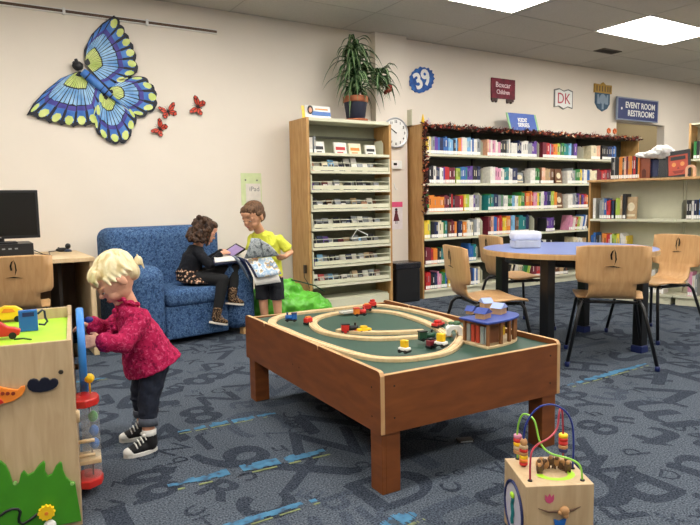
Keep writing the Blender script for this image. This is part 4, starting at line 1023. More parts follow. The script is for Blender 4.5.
# ---------------------------------------------------------------- toddler at the activity cube
Bs = (.66, 2.8, 0)
P1 = thing('person', 'toddler with blond pigtail in a raspberry jacket and rolled jeans turning the blue wheel', 'person', Bs)
T = headT((.545, 2.79, .768), PI-.06, .74); s = 1.04
b = MB(); headparts(b, T, s)
b.cap((.575, 2.79, .70), .034, (.61, 2.8, .60), .04)
b.ball((.635, 2.8, .54), (.06, .075, .07)).ball((.66, 2.8, .45), (.08, .09, .09)).ball((.68, 2.8, .39), (.085, .09, .07))
NL = [(.680, 2.755, .37), (.642, 2.735, .235), (.624, 2.705, .055)]; FL = [(.672, 2.845, .37), (.640, 2.86, .235), (.648, 2.89, .055)]
for L in (NL, FL):
    b.cap(L[0], .056, L[1], .038).cap(L[1], .036, L[2], .024)
NA = [(.62, 2.725, .60), (.535, 2.665, .505), (.446, 2.630, .532)]; FA = [(.605, 2.87, .60), (.515, 2.885, .53), (.442, 2.84, .567)]
for A in (NA, FA): b.cap(A[0], .024, A[1], .022).cap(A[1], .022, A[2], .018)
hand(b, NA[2], (-1, .05, .15), (.1, .95, -.3), 1.12, .28, -1)
hand(b, FA[2], (-1, -.12, .1), (.2, -.5, -.8), 1.05, .45, -1)
blob('body', b, SKIN, P1, Bs, .0042, 4)
face_details(P1, T, s, Bs)
h = MB()
hairball(h, T, s, (-.020, 0, .036), (.091, .083, .082)); hairball(h, T, s, (-.058, 0, .0), (.044, .068, .06)); hairball(h, T, s, (.03, 0, .066), (.056, .066, .038))
for k in range(11):   # fringe lying flat over the forehead
    y_ = (k-5)*.0125; p0 = T @ Vector((.045*s, y_*s, .088*s)); p1 = T @ Vector(((.080-abs(k-5)*.003)*s, y_*1.1*s, .064*s)); p2 = T @ Vector(((.0885-abs(k-5)*.0042)*s, y_*1.15*s, (.040+.005*math.sin(k*2.1))*s))
    h.cap(p0, .009, p1, .008, n=8).cap(p1, .008, p2, .0045, n=8)
for q in (-1, 1):
    for k in range(5):
        p0 = T @ Vector(((.035-.02*k)*s, .074*q*s, .045*s)); p1 = T @ Vector(((.036-.024*k)*s, .079*q*s, (.012-.004*k)*s)); h.cap(p0, .009, p1, .006, n=8)
blob('hair', h, HBL, P1, Bs, .0042, 5, disp=(.008, .002))
h = MB(); tw = Vector((.628, 2.765, .838)); tb0 = Vector((.607, 2.768, .822))
for k in range(9):
    a = 2*PI*k/9; h.cap(tb0, .006, tw+Vector((.010*math.cos(a)+.006, .012*math.sin(a), .012*math.sin(a)+.006)), .007, n=8)
h.ball(tw+Vector((.006, 0, .004)), (.019, .018, .022)); h.cap(tw+Vector((.016, 0, .01)), .007, tw+Vector((.026, -.01, -.03)), .004, n=8); h.cap(tw, .007, tw+Vector((.0, -.01, .032)), .004, n=8)
blob('pigtail', h, HBL, P1, Bs, .004, 2, disp=(.008, .004))
obj('hair_tie', MB().ball(Vector((.610, 2.768, .826))-Vector(Bs), (.010, .012, .010), 0, 10), BM['cream'], P1)
JK = pattern('jacket_raspberry', ['#7d0f38', '#a81a4a', '#c64a70', '#98163f'], 55, rough=.85, pos=[0, .40, .60, .68], const=True, detail=2, dist=1, spec=.2)
j = MB(); loft(j, [((.588, 2.8, .655), .04, .045, .3, 0), ((.602, 2.8, .625), .07, .085, .3, 0), ((.628, 2.8, .56), .092, .108, .25, 0), ((.655, 2.8, .47), .106, .118, .1, 0), ((.672, 2.8, .40), .120, .126, -.2, 0), ((.685, 2.8, .362), .130, .132, -.36, 0)])
for A, k in ((NA, 0), (FA, 1)):
    a, c_, d_ = [Vector(v) for v in A]; a.z -= .008
    j.ball(a+Vector((.0, .01 if k == 0 else -.01, -.002)), (.047, .045, .045)); j.cap(a, .046, c_, .041).cap(c_, .041, d_+(d_-c_).normalized()*-.004, .035)
    e = d_-(d_-c_).normalized()*.02; j.tube([e-(d_-c_).normalized()*.02, d_], [.04, .041], 0, 16)
blob('jacket', j, JK, P1, Bs, .005, 4, disp=(.035, .014))
c_ = MB(); R_ = Matrix.Rotation(.45, 3, 'Y')
ring = []
for k in range(49):
    a = 2*PI*k/48; r_ = .052+.006*math.sin(a*9); ring.append(Vector((.578, 2.797, .668))-Vector(Bs)+R_ @ Vector((r_*math.cos(a), r_*1.08*math.sin(a), .006*math.sin(a*9+1))))
c_.tube(ring, .009, 0, 8)
for k in range(7): pz = Vector((.525-.004*k+.01*math.sin(k*2), 2.77, .63-.018*k))-Vector(Bs); c_.ball(pz, (.012, .014, .013), 0, 8)
obj('collar', c_, JK, P1, label='ruffled collar')
JN = mat('jeans_dark', '#121a2c', .85, var=.2, scale=60); CUF = mat('jeans_cuff', '#4f5560', .9, var=.15, scale=80)
j = MB()
for L in (NL, FL):
    L = [Vector(v) for v in L]; k = L[1].lerp(L[2], .66)
    j.cap(L[0], .064, L[1], .048).cap(L[1], .048, L[1].lerp(L[2], .42), .041); j.ball(L[1]+Vector((-.008, 0, -.03)), (.045, .045, .02)); j.ball(L[1].lerp(L[2], .4), (.044, .044, .015))
j.ball((.682, 2.805, .385), (.085, .1, .05))
blob('jeans', j, JN, P1, Bs, .005, 3, disp=(.03, .012))
for L in (NL, FL):
    L = [Vector(v)-Vector(Bs) for v in L]; a = L[1].lerp(L[2], .48); c2 = L[1].lerp(L[2], .66); q = (c2-a).normalized()
    obj('jeans_cuff', MB().tube([a, a+q*.002, c2, c2+q*.001], [.040, .043, .042, .030], 0, 18), CUF, P1)
SHB = mat('shoe_black', '#101114', .8, var=.2, scale=60); SHW = mat('shoe_white', '#e3e2dc', .5)
def sneaker(parent, base, ankle, yaw, L=.15):
    T = Matrix.Translation(Vector((ankle[0], ankle[1], 0))-Vector(base)) @ Matrix.Rotation(yaw, 4, 'Z')   # toe along +x
    out = []
    for k in range(20):
        a = 2*PI*k/20; x = math.cos(a); y = math.sin(a); w = .030+.006*x
        out.append((.035+x*L*.5, y*w))
    sh = MB(); sh.prism(out, 0, .018, 'z', T=T)
    so = obj('sneaker_sole', sh, SHW, parent, bevel=.003)
    u = MB(); RT = T.to_3x3().to_4x4()
    u.ball(T @ Vector((-.005, 0, .035)), (.034, .029, .03), T=RT); u.ball(T @ Vector((.03, 0, .034)), (.052, .031, .026), T=RT); u.ball(T @ Vector((.06, 0, .028)), (.040, .030, .020), T=RT)
    u.cap(T @ Vector((-.008, 0, .04)), .033, T @ Vector((-.006, 0, .070)), .032, n=14)
    up_ = blob('sneaker', MB_shift(u, base), SHB, parent, base, .004, 3)
    obj('toe_cap', MB().ball(T @ Vector((.084, 0, .022)), (.027, .028, .020), 0, 14, T=RT), SHW, up_)
    l = MB()
    for i in range(5):
        x = .056-.013*i; z = .048+.010*i
        l.tube([T @ Vector((x, -.026, z-.010)), T @ Vector((x+.002, -.012, z+.005)), T @ Vector((x+.003, .012, z+.005)), T @ Vector((x, .026, z-.010))], .0032, 0, 6)
    l.ball(T @ Vector((.018, -.016, .085)), (.012, .006, .008), 0, 8, T=RT).ball(T @ Vector((.02, .014, .085)), (.012, .006, .008), 0, 8, T=RT)
    obj('laces', l, SHW, up_)
    obj('sock', MB().tube([T @ Vector((-.006, 0, .07)), T @ Vector((-.006, 0, .104))], [.0295, .0305], 0, 16), SHW, parent)
def MB_shift(mb, base):
    mb.v = [tuple(Vector(v)+Vector(base)) for v in mb.v]; return mb
sneaker(P1, Bs, NL[2], PI+.1); sneaker(P1, Bs, FL[2], PI-.05)

# ---------------------------------------------------------------- girl on the sofa
Bs = (1.54, 5.0, .43)
P2 = thing('person', 'girl with curly brown hair and dotted skirt reading in the blue armchair', 'person', Bs)
T = headT((1.662, 4.915, .860), -.12, .50); s = 1.0
b = MB(); headparts(b, T, s)
b.cap((1.635, 4.93, .80), .034, (1.60, 4.96, .71), .045)
b.ball((1.575, 4.97, .65), (.075, .1, .085)).ball((1.55, 4.99, .56), (.075, .095, .09)).ball((1.53, 5.0, .5), (.09, .1, .065))
GN = [(1.56, 4.93, .49), (1.735, 4.725, .475), (1.665, 4.70, .21)]; GF = [(1.58, 5.03, .49), (1.87, 4.80, .545), (1.815, 4.74, .345)]
for L in (GN, GF): b.cap(L[0], .055, L[1], .042).cap(L[1], .038, L[2], .024)
GA = [(1.58, 4.865, .71), (1.655, 4.80, .60), (1.755, 4.80, .682)]; GB = [(1.60, 5.055, .71), (1.71, 5.04, .60), (1.83, 4.96, .69)]
for A in (GA, GB): b.cap(A[0], .025, A[1], .023).cap(A[1], .026, A[2], .018)
hand(b, GA[2], (.9, .1, .25), (.1, .5, -.85), 1.05, .35, 1); hand(b, GB[2], (.7, -.4, .1), (0, -.3, -.9), 1.0, .35, -1)
blob('body', b, SKIN, P2, Bs, .0045, 4); BROW = mat('brow_dark', '#3a281c', .8); face_details(P2, T, s, Bs)
h = MB()
hairball(h, T, s, (-.022, 0, .04), (.093, .087, .082)); hairball(h, T, s, (-.055, 0, -.03), (.052, .080, .085)); hairball(h, T, s, (.035, 0, .078), (.045, .066, .036))
rr = random.Random(4)
for k in range(60):
    a = rr.uniform(-1, 1)*2.0; u = rr.uniform(-.115, .09); p = Vector((-.02-.085*math.cos(a), .095*math.sin(a), u))
    if p.x > .015 and p.z < .03: continue
    hairball(h, T, s, tuple(p), (.02, .02, .02))
for k in range(4): hairball(h, T, s, (.03+.006*k, -.083, .02-.035*k), (.011, .009, .022))
blob('hair', h, HBR, P2, Bs, .005, 2, disp=(.014, .012), label='curly dark brown hair')
TOP = mat('top_navy', '#0b0e17', .9, var=.25, scale=50)
j = MB(); loft(j, [((1.617, 4.945, .748), .038, .042, .3, -.2), ((1.605, 4.955, .725), .062, .095, .3, -.2), ((1.582, 4.965, .66), .088, .115, .2, -.2), ((1.56, 4.985, .58), .09, .112, .15, -.2), ((1.545, 4.995, .53), .095, .115, .05, -.2)])
for A in (GA, GB):
    a, c_, d_ = [Vector(v) for v in A]; j.cap(a, .042, c_, .038).cap(c_, .038, d_-(d_-c_).normalized()*.015, .027)
blob('long_sleeved_top', j, TOP, P2, Bs, .005, 4, disp=(.03, .01))
j = MB()
for L in (GN, GF):
    L = [Vector(v) for v in L]; j.cap(L[0], .064, L[1], .05).cap(L[1], .05, L[2], .036)
j.ball((1.545, 4.99, .50), (.085, .1, .06))
blob('leggings', j, mat('leggings_black', '#0a0b0e', .85, var=.2), P2, Bs, .005, 3)
SK = pattern('skirt_dotted', ['#15100e', '#15100e', '#c9a98c', '#e2d2c0'], 34, kind='voronoi', rough=.9, pos=[0, .0, .0, .0])
SK = pattern('skirt_print', ['#cdb49a', '#a67f66', '#17110f'], 40, kind='voronoi', rough=.9, pos=[0, .26, .42], const=True)
j = MB(); loft(j, [((1.545, 4.995, .565), .085, .105, 0, -.2), ((1.55, 4.985, .53), .115, .13, .1, -.25), ((1.585, 4.96, .495), .15, .15, .15, -.4), ((1.60, 4.93, .455), .17, .16, .1, -.5)])
blob('skirt', j, SK, P2, Bs, .006, 3, disp=(.03, .02))
BT = pattern('boot_leopard', ['#5b4331', '#8f7355', '#2e2119'], 90, kind='voronoi', rough=.85, pos=[0, .2, .45], const=True); BSOLE = mat('boot_sole', '#d6cfc2', .6)
def boot(parent, base, ankle, d, up_):
    """d towards the toe, up_ along the shin"""
    X = Vector(d).normalized(); Z = Vector(up_); Z = (Z-X*Z.dot(X)).normalized(); Y = Z.cross(X)
    R_ = Matrix((X, Y, Z)).transposed().to_4x4(); T = Matrix.Translation(Vector(ankle)) @ R_
    u = MB(); u.cap(T @ Vector((0, 0, -.035)), .034, T @ Vector((0, 0, .035)), .038, n=14).ball(T @ Vector((.03, 0, -.045)), (.055, .032, .026), T=R_).ball(T @ Vector((.07, 0, -.052)), (.036, .03, .02), T=R_)
    o = blob('boot', u, BT, parent, base, .0045, 3, label='leopard print ankle boot')
    out = [(.028+.078*math.cos(2*PI*k/20), .033*math.sin(2*PI*k/20)) for k in range(20)]
    s_ = MB().prism(out, -.078, -.064, 'z', T=Matrix.Translation(-Vector(base)) @ T); obj('boot_sole', s_, BSOLE, o)
    l = MB()
    for i in range(4): 
        q = [Matrix.Translation(-Vector(base)) @ T @ Vector(p) for p in ((.052-.012*i, -.022, -.03+.014*i), (.056-.011*i, 0, -.022+.015*i), (.052-.012*i, .022, -.03+.014*i))]
        l.tube(q, .0022, 0, 6)
    obj('laces', l, BM['tan'], o)
boot(P2, Bs, GN[2], (.93, -.1, -.22), (-.1, 0, 1)); boot(P2, Bs, GF[2], (.93, -.12, -.15), (0, .05, 1))

# ---------------------------------------------------------------- boy standing with a magazine
Bs = (2.14, 4.74, 0)
P3 = thing('person', 'boy with short brown hair in a yellow t-shirt and dark shorts holding a magazine', 'person', Bs)
T = headT((2.005, 4.70, .975), PI+.42, .42); s = 1.06
b = MB(); headparts(b, T, s)
b.cap((2.035, 4.712, .91), .037, (2.09, 4.735, .81), .045)
b.ball((2.125, 4.74, .74), (.07, .07, .07)).ball((2.14, 4.745, .63), (.085, .085, .11)).ball((2.15, 4.75, .5), (.085, .085, .08))
BL = [(2.195, 4.71, .46), (2.20, 4.71, .25), (2.205, 4.70, .045)]; BR = [(2.105, 4.79, .46), (2.105, 4.78, .25), (2.115, 4.77, .045)]
for L in (BL, BR): b.cap(L[0], .058, L[1], .04).cap(L[1], .04, L[2], .027)
BA = [(2.215, 4.665, .785), (2.295, 4.625, .672), (2.225, 4.585, .642)]; BB = [(2.045, 4.82, .795), (1.985, 4.74, .68), (1.955, 4.66, .66)]
for A in (BA, BB): b.cap(Vector(A[0])-Vector((0, 0, .01)), .024, A[1], .024).cap(A[1], .026, A[2], .018)
hand(b, BA[2], (-1, -.15, .0), (-.1, .9, .4), 1.05, .6, 1); hand(b, BB[2], (.3, -.6, -.5), (.6, -.6, .3), 1.0, .5, -1)
blob('body', b, SKINB, P3, Bs, .0045, 4); BROW = mat('brow_mid', '#4a3423', .8); face_details(P3, T, s, Bs)
h = MB(); hairball(h, T, s, (-.020, 0, .043), (.091, .083, .079)); hairball(h, T, s, (-.052, 0, -.003), (.05, .071, .066)); hairball(h, T, s, (.035, 0, .076), (.047, .062, .034))
for k in range(7): hairball(h, T, s, (.072-abs(k-3)*.004, (k-3)*.016, .066), (.012, .011, .012))
for q in (-1, 1): hairball(h, T, s, (.0, .076*q, .03), (.035, .011, .02))
blob('hair', h, HBB, P3, Bs, .0045, 3, disp=(.008, .005))
YT = mat('shirt_yellow', '#dbe04a', .85, var=.04, scale=8)
yw = PI+.78
j = MB(); loft(j, [((2.072, 4.728, .855), .042, .046, .3, yw), ((2.09, 4.73, .835), .06, .09, .25, yw), ((2.125, 4.74, .77), .09, .115, .2, yw), ((2.14, 4.745, .66), .098, .112, .1, yw), ((2.15, 4.75, .55), .1, .112, 0, yw), ((2.152, 4.75, .475), .106, .118, 0, yw)])
for A in (BA, BB):
    a, c_, d_ = [Vector(v) for v in A]; a = a+Vector((0, 0, -.004)); j.ball(a, (.041, .041, .041)); j.cap(a, .042, a.lerp(c_, .62), .041); q = (c_-a).normalized(); e = a.lerp(c_, .68); j.tube([e-q*.03, e+q*.012], [.042, .045], 0, 16)
blob('t_shirt', j, YT, P3, Bs, .005, 4, disp=(.05, .016))
j = MB(); loft(j, [((2.15, 4.75, .52), .1, .11, 0, yw), ((2.15, 4.75, .44), .105, .115, 0, yw), ((2.15, 4.75, .40), .09, .11, 0, yw)])
for L in (BL, BR): j.tube([Vector(L[0])-Vector((0, 0, .0)), Vector(L[0]).lerp(Vector(L[1]), .5), (L[1][0], L[1][1], .275)], [.062, .064, .062], 0, 18)
blob('shorts', j, mat('shorts_charcoal', '#1f2128', .9, var=.1), P3, Bs, .005, 3, disp=(.04, .01))
sneaker(P3, Bs, BL[2], PI+.6, .17); sneaker(P3, Bs, BR[2], PI+.8, .17)

# ---------------------------------------------------------------- tablet and magazines
PRG = pattern('print_grey_photo', ['#2f3335', '#70777a', '#a9b0b0', '#565c5e'], 30, rough=.45, detail=5, dist=.8)
PRC = pattern('print_color_photo', ['#e8e8e4', '#8fb4d6', '#f0eee8', '#b79a62', '#5d87b0', '#f2f0ea'], 16, rough=.4, pos=[.3, .42, .5, .56, .62, .7], detail=3)
PRD = mat('print_navy', '#1f2a52', .4, var=.3, scale=12)
tc = onY(232.5, 252, 4.84); n = Vector((-.35, -.45, .85)).normalized()
def frame_of(c, n, x): 
    x = Vector(x); x = (x-n*x.dot(n)).normalized(); y = n.cross(x); return Matrix.Translation(c) @ Matrix((x, y, n)).transposed().to_4x4()
T = frame_of(Vector((0, 0, 0)), n, (1, .25, .3))
t = thing('tablet', 'small tablet with a lilac screen held by the girl', 'tablet', tc)
obj('case', MB().box(-.095, .095, -.065, .065, -.005, .005, T=T), SCREEN, t, bevel=.003); obj('screen', MB().box(-.08, .08, -.052, .052, .0052, .0058, T=T), mat('screen_lilac', '#9a86b4', .2), t, label='lilac screen')
def sheet(mb, rows, m=0, th=.002):
    """grid of world points rows[i][j] into a thin closed sheet"""
    R_, C_ = len(rows), len(rows[0]); P = [Vector(p) for r in rows for p in r]; ns = []
    for i in range(R_):
        for j in range(C_):
            a = Vector(rows[min(i+1, R_-1)][j])-Vector(rows[max(i-1, 0)][j]); c_ = Vector(rows[i][min(j+1, C_-1)])-Vector(rows[i][max(j-1, 0)][:]); ns.append(a.cross(c_).normalized()*th/2)
    vs = [p+q for p, q in zip(P, ns)]+[p-q for p, q in zip(P, ns)]; N = R_*C_; fs = []
    for i in range(R_-1):
        for j in range(C_-1):
            a = i*C_+j; fs += [(a, a+1, a+C_+1, a+C_), (N+a, N+a+C_, N+a+C_+1, N+a+1)]
    for j in range(C_-1): fs += [(j, N+j, N+j+1, j+1), ((R_-1)*C_+j, (R_-1)*C_+j+1, N+(R_-1)*C_+j+1, N+(R_-1)*C_+j)]
    for i in range(R_-1): a = i*C_; fs.append((a, a+C_, N+a+C_, N+a)); a += C_-1; fs.append((a, N+a, N+a+C_, a+C_))
    return mb.add(vs, fs, m, True)
def grid(tl, tr, br, bl, nr=6, nc=6, bow=0, bdir=(0, -1, 0)):
    tl, tr, br, bl = [Vector(p) for p in (tl, tr, br, bl)]; bd = Vector(bdir)
    return [[tl.lerp(tr, j/nc).lerp(bl.lerp(br, j/nc), i/nr)+bd*bow*math.sin(PI*i/nr) for j in range(nc+1)] for i in range(nr+1)]
base = onY(262, 268, 4.62)
t = thing('open_magazine', 'open magazine with bright photo pages draped between the girl and the boy', 'magazine', base)
g_ = lambda x, y, Y: onY(x, y, Y)-base
TL, TRr, BRr, BLl = g_(246.5, 259.5, 4.62), g_(271, 257, 4.60), g_(281.5, 274, 4.52), g_(258, 278, 4.52)
obj('right_page', sheet(MB(), grid(TL, TRr, BRr, BLl, bow=.012, bdir=(0, -.7, .7))), PRC, t, label='page with blue and white photographs')
obj('back_pages', sheet(MB(), grid(TL+Vector((-.01, .012, -.008)), TRr+Vector((0, .015, -.006)), g_(280.8, 282, 4.545), g_(256, 285.5, 4.545), bow=.012, bdir=(0, -.7, .7)), th=.006), PAPER, t)
obj('left_page', sheet(MB(), grid(g_(236, 256, 4.70), TL+Vector((0, .004, .001)), BLl+Vector((-.0, .004, 0)), g_(249, 275, 4.64), bow=.02, bdir=(0, -.5, .8))), PRD, t, label='dark navy page')
obj('cover_edge', sheet(MB(), grid(g_(231, 255, 4.72), g_(236, 255.8, 4.70), g_(251, 283, 4.60), g_(246, 276, 4.66), bow=.02, bdir=(0, -.5, .8))), mat('print_slate', '#6c7584', .5, var=.2), t)
base = onY(226, 258, 4.8)
t = thing('open_book', 'open pale book lying across the lap of the girl under the tablet', 'book', base)
g_ = lambda x, y, Y: onY(x, y, Y)-base
obj('pages', sheet(MB(), grid(g_(213, 256, 4.90), g_(236, 253, 4.95), g_(243, 260, 4.74), g_(215, 262.5, 4.70), bow=.02, bdir=(0, 0, 1)), th=.006), PAPER, t); obj('cover', sheet(MB(), grid(g_(212, 257.5, 4.91), g_(237, 254.5, 4.96), g_(244.5, 262, 4.74), g_(214, 264.5, 4.70), bow=.02, bdir=(0, 0, 1)), th=.003), PRD, t)
base = onY(262, 250, 4.56)
t = thing('magazine', 'grey-toned magazine held open in front of the yellow t-shirt', 'magazine', base)
g_ = lambda x, y, Y: onY(x, y, Y)-base
obj('left_page', sheet(MB(), grid(g_(251, 238, 4.60), g_(259, 238.2, 4.57), g_(262.5, 257.5, 4.565), g_(244, 258.5, 4.60), bow=.012)), PRG, t)
obj('right_page', sheet(MB(), grid(g_(259, 238.2, 4.57), g_(270, 245, 4.535), g_(279.5, 255.5, 4.50), g_(262.5, 257.5, 4.565), bow=.008)), PRG, t)

# ---------------------------------------------------------------- train table
TA = Vector((1.232, 1.787, 0)); TRZ = -.0384; TW, TL_ = .925, 1.385
t = thing('train_table', 'low cherry-brown train table with a green play board and side rails', 'table', TA, TRZ)
PZ = .447   # play surface
def side(x0, x1, name):
    # long side panel with two notches and rounded top corners, outline in (y, z)
    o = [(0, .235), (TL_, .235), (TL_, .455), (TL_-.008, .466), (TL_-.02, .470)]
    for c_ in (TL_*.80, TL_*.36): o += [(c_+.012, .470), (c_+.004, .466), (c_+.003, .452), (c_-.003, .452), (c_-.004, .466), (c_-.012, .470)]
    o += [(.022, .470), (.008, .466), (0, .452)]
    m = MB(); m.prism(o, x0, x1, 'x', 0); n_ = len(o); k = len(m.f)-n_
    for i in range(n_):
        y0, z0 = o[i]; y1, z1 = o[(i+1) % n_]
        if not (z0 == .235 and z1 == .235): m.m[k+i] = 1
    return obj(name, m, [CHERRY, EDGE], t)
side(0, .018, 'side_panel'); side(TW-.018, TW, 'side_panel')
for y0 in (0, TL_-.018):
    m = MB().box(.018, TW-.018, y0, y0+.018, .235, .453, 0).box(.018, TW-.018, y0, y0+.018, .453, .4555, 1); obj('end_panel', m, [CHERRY, EDGE], t)
obj('play_board', MB().box(.018, TW-.018, .018, TL_-.018, PZ-.012, PZ), GREENFELT, t)
for x in (.012, TW-.092):
    for y in (.012, TL_-.092):
        obj('leg', MB().box(x, x+.016, y, y+.08, 0, .24, 0).box(x+.016, x+.08, y, y+.016, 0, .24, 0), CHERRY, t, bevel=.002) if y < .5 and x < .5 else obj('leg', MB().box(x, x+.08, y, y+.08, 0, .24), CHERRY, t, bevel=.002)
sc = MB()
for y, z in ((.06, .40), (.06, .29), (TL_*.5, .33), (TL_*.55, .33)): sc.lathe([(.004, -.001), (.004, .001)], c=(0, 0, 0), T=Matrix.Translation((0, y, z)) @ Matrix.Rotation(PI/2, 4, 'Y'), n=8)
for x, z in ((.06, .41), (.06, .29), (TW-.06, .41), (TW-.06, .29)): sc.lathe([(.004, -.001), (.004, .001)], T=Matrix.Translation((x, 0, z)) @ RX, n=8)
obj('screw_caps', sc, mat('screw_dark', '#2b1408', .6), t)

def catmull(P, closed, n_=8):
    P = [Vector((p[0], p[1], 0)) for p in P]; N = len(P); out = []
    for i in range(N if closed else N-1):
        g4 = [P[(i+k-1) % N] if closed else P[max(0, min(N-1, i+k-1))] for k in range(4)]
        for j in range(n_):
            u = j/n_; out.append(.5*((2*g4[1])+(g4[2]-g4[0])*u+(2*g4[0]-5*g4[1]+4*g4[2]-g4[3])*u*u+(3*g4[1]-g4[0]-3*g4[2]+g4[3])*u**3))
    if not closed: out.append(P[-1])
    return out
def track_piece(pts, label, z=PZ+.0003, W=.021, Hh=.013, name='wooden_track'):
    pr = [(-W, 0), (-W, Hh), (-W+.006, Hh), (-W+.006, Hh-.004), (-W+.011, Hh-.004), (-W+.011, Hh), (W-.011, Hh), (W-.011, Hh-.004), (W-.006, Hh-.004), (W-.006, Hh), (W, Hh), (W, 0)]
    c = pts[len(pts)//2]; m = MB(); vs = []; n_ = len(pr); fs = []
    for i, p in enumerate(pts):
        d = (pts[min(i+1, len(pts)-1)]-pts[max(i-1, 0)]).normalized(); s_ = Vector((d.y, -d.x, 0))
        vs += [p-c+s_*a+Vector((0, 0, b_)) for a, b_ in pr]
    for i in range(len(pts)-1):
        for k in range(n_): fs.append((i*n_+k, i*n_+(k+1) % n_, (i+1)*n_+(k+1) % n_, (i+1)*n_+k))
    for e in (0, (len(pts)-1)*n_):
        q = [e+i for i in range(n_)]; fs += [(q[0], q[1], q[2], q[3]), (q[0], q[3], q[4]), (q[4], q[5], q[6], q[7]), (q[0], q[4], q[7]), (q[7], q[8], q[11]), (q[8], q[9], q[10], q[11]), (q[0], q[7], q[11])]
    m.add(vs, fs)
    return obj(name, m, TRACK, loc=(c.x, c.y, z), label=label, cat='toy track', group='wooden train track pieces on the table')
ti = (Matrix.Translation(TA) @ Matrix.Rotation(TRZ, 4, 'Z')).inverted()
def table_clamp(p, k=.046):
    q = ti @ Vector(p); q.x = max(k, min(TW-k, q.x)); q.y = max(k, min(TL_-k, q.y)); return ti.inverted() @ q
OP = [onZ(x, y, PZ+.012) for x, y in [(272, 324), (276, 317.5), (292, 312), (330, 307.5), (372, 304.5), (398, 307), (428, 313.5), (450, 321), (460, 330), (459, 340), (449, 349.5), (430, 355), (400, 358.2), (370, 356.5), (340, 349), (300, 337), (279, 330)]]
OP = [table_clamp(p) for p in OP]
C = catmull(OP, True, 8)
names = ['left bend of the outer loop', 'back left run of the outer loop', 'back run of the outer loop behind the red engine', 'back right run of the outer loop', 'right bend of the outer loop beside the toy station', 'front right bend of the outer loop', 'front run of the outer loop by the yellow car', 'front left run of the outer loop']
N = len(C); st = -10
for k in range(8):
    a, b_ = st+N*k//8, st+N*(k+1)//8
    track_piece([C[i % N] for i in range(a, b_)]+[C[b_ % N].lerp(C[(b_-1) % N], .12)], 'pale wooden track piece forming the '+names[k])
IP = [onZ(x, y, PZ+.012) for x, y in [(448, 334.5), (434, 325.5), (416, 318), (394, 312), (370, 310), (343, 311.5), (321, 316), (313, 322), (319, 329), (336, 334), (368, 337.5), (400, 337), (428, 334.5)]]
C2 = catmull(IP, False, 8); N = len(C2)
for k, nm in enumerate(('back right run of the inner loop', 'back left run of the inner loop', 'left bend of the inner loop', 'front left run of the inner loop', 'front right run of the inner loop')):
    a, b_ = (N-1)*k//5, (N-1)*(k+1)//5
    track_piece(C2[a:b_]+[C2[b_].lerp(C2[b_-1], .12)], 'pale wooden track piece forming the '+nm)
C3 = catmull([onZ(x, y, PZ+.012) for x, y in [(338, 329), (360, 331.2), (390, 331.6), (424, 330)]], False, 6)
track_piece(C3, 'straight pale wooden track piece inside the front of the inner loop')
c = onZ(348, 311.5, PZ+.02); obj('track_bridge', MB().box(-.05, .05, -.022, .022, 0, .008).box(-.05, .05, -.022, -.018, .008, .012).box(-.05, .05, .018, .022, .008, .012), mat('track_grey', '#b9b7ae', .6), loc=(c.x, c.y, PZ+.0135), rz=.15, label='short grey-white track connector on the back of the inner loop', cat='toy track')

# toy trains
def toy(name, label, px, py, rz, L, cols, z=None, W=.026, hh=.024, cab=True, chim=True, tall=0):
    c = onZ(px, py, PZ+.03); z = PZ+.0136 if z is None else z
    o = thing(name, label, 'toy train', (c.x, c.y, z), rz)
    obj('chassis', MB().box(-L/2, L/2, -W/2, W/2, .006, .012), BLACKP, o, bevel=.001)
    for x in (-L*.3, L*.3):
        obj('wheels', MB().tube([(x, -W*.55, .008), (x, W*.55, .008)], .008, 0, 14), BLACKP if cols[0] is not BLACKP else RED, o)
    if name == 'toy_engine':
        obj('boiler', MB().tube([(-L*.1, 0, .024), (L*.46, 0, .024)], .0125, 0, 14), cols[0], o)
        obj('cab', MB().box(-L/2, -L*.08, -W/2, W/2, .012, .042+tall), cols[1], o, bevel=.002); obj('roof', MB().box(-L*.52, -L*.04, -W*.58, W*.58, .042+tall, .047+tall), cols[-1], o, bevel=.001)
        obj('chimney', MB().tube([(L*.3, 0, .034), (L*.3, 0, .05)], [.004, .006], 0, 10), cols[-1], o)
    elif name == 'toy_wagon':
        obj('body', MB().box(-L*.46, L*.46, -W/2, W/2, .012, .012+hh), cols[0], o, bevel=.003)
        obj('load', MB().box(-L*.3, L*.3, -W*.35, W*.35, .012+hh, .02+hh+tall), cols[1], o, bevel=.003)
    else:
        obj('body', MB().box(-L/2, L/2, -W/2, W/2, .01, .024), cols[0], o, bevel=.004); obj('cabin', MB().box(-L*.25, L*.2, -W*.42, W*.42, .024, .037), cols[1], o, bevel=.004)
    return o
toy('toy_engine', 'small blue toy train engine on the left bend of the track', 291, 318.5, 2.6, .062, [BLU, BLU, NAVY])
toy('toy_wagon', 'red and orange toy wagon between the outer and inner loop', 308, 319, .4, .05, [RED, ORA], z=PZ+.001)
toy('toy_engine', 'black and red toy engine inside the inner loop', 350, 327, -.35, .085, [BLACKP, RED, BLACKP], z=PZ+.001)
toy('toy_engine', 'orange-red toy engine on the back of the inner loop', 360, 313, -.25, .07, [RED, ORA, RED])
toy('toy_wagon', 'red toy wagon in front of the other red wagon on the back track', 367, 308, -.3, .05, [RED, ORA]); toy('toy_wagon', 'red toy wagon farthest back on the outer loop', 372.5, 305, -.2, .045, [RED, RED], tall=.006)
toy('toy_car', 'flat yellow toy car lying inside the inner loop', 364, 327, -.1, .07, [YEL, YEL], z=PZ+.0005, W=.03)
c = toy('toy_wagon', 'yellow and white toy bus standing on the front run of the track', 404.5, 349, -1.3, .05, [WHITE, YEL], W=.03, hh=.012, tall=.022)
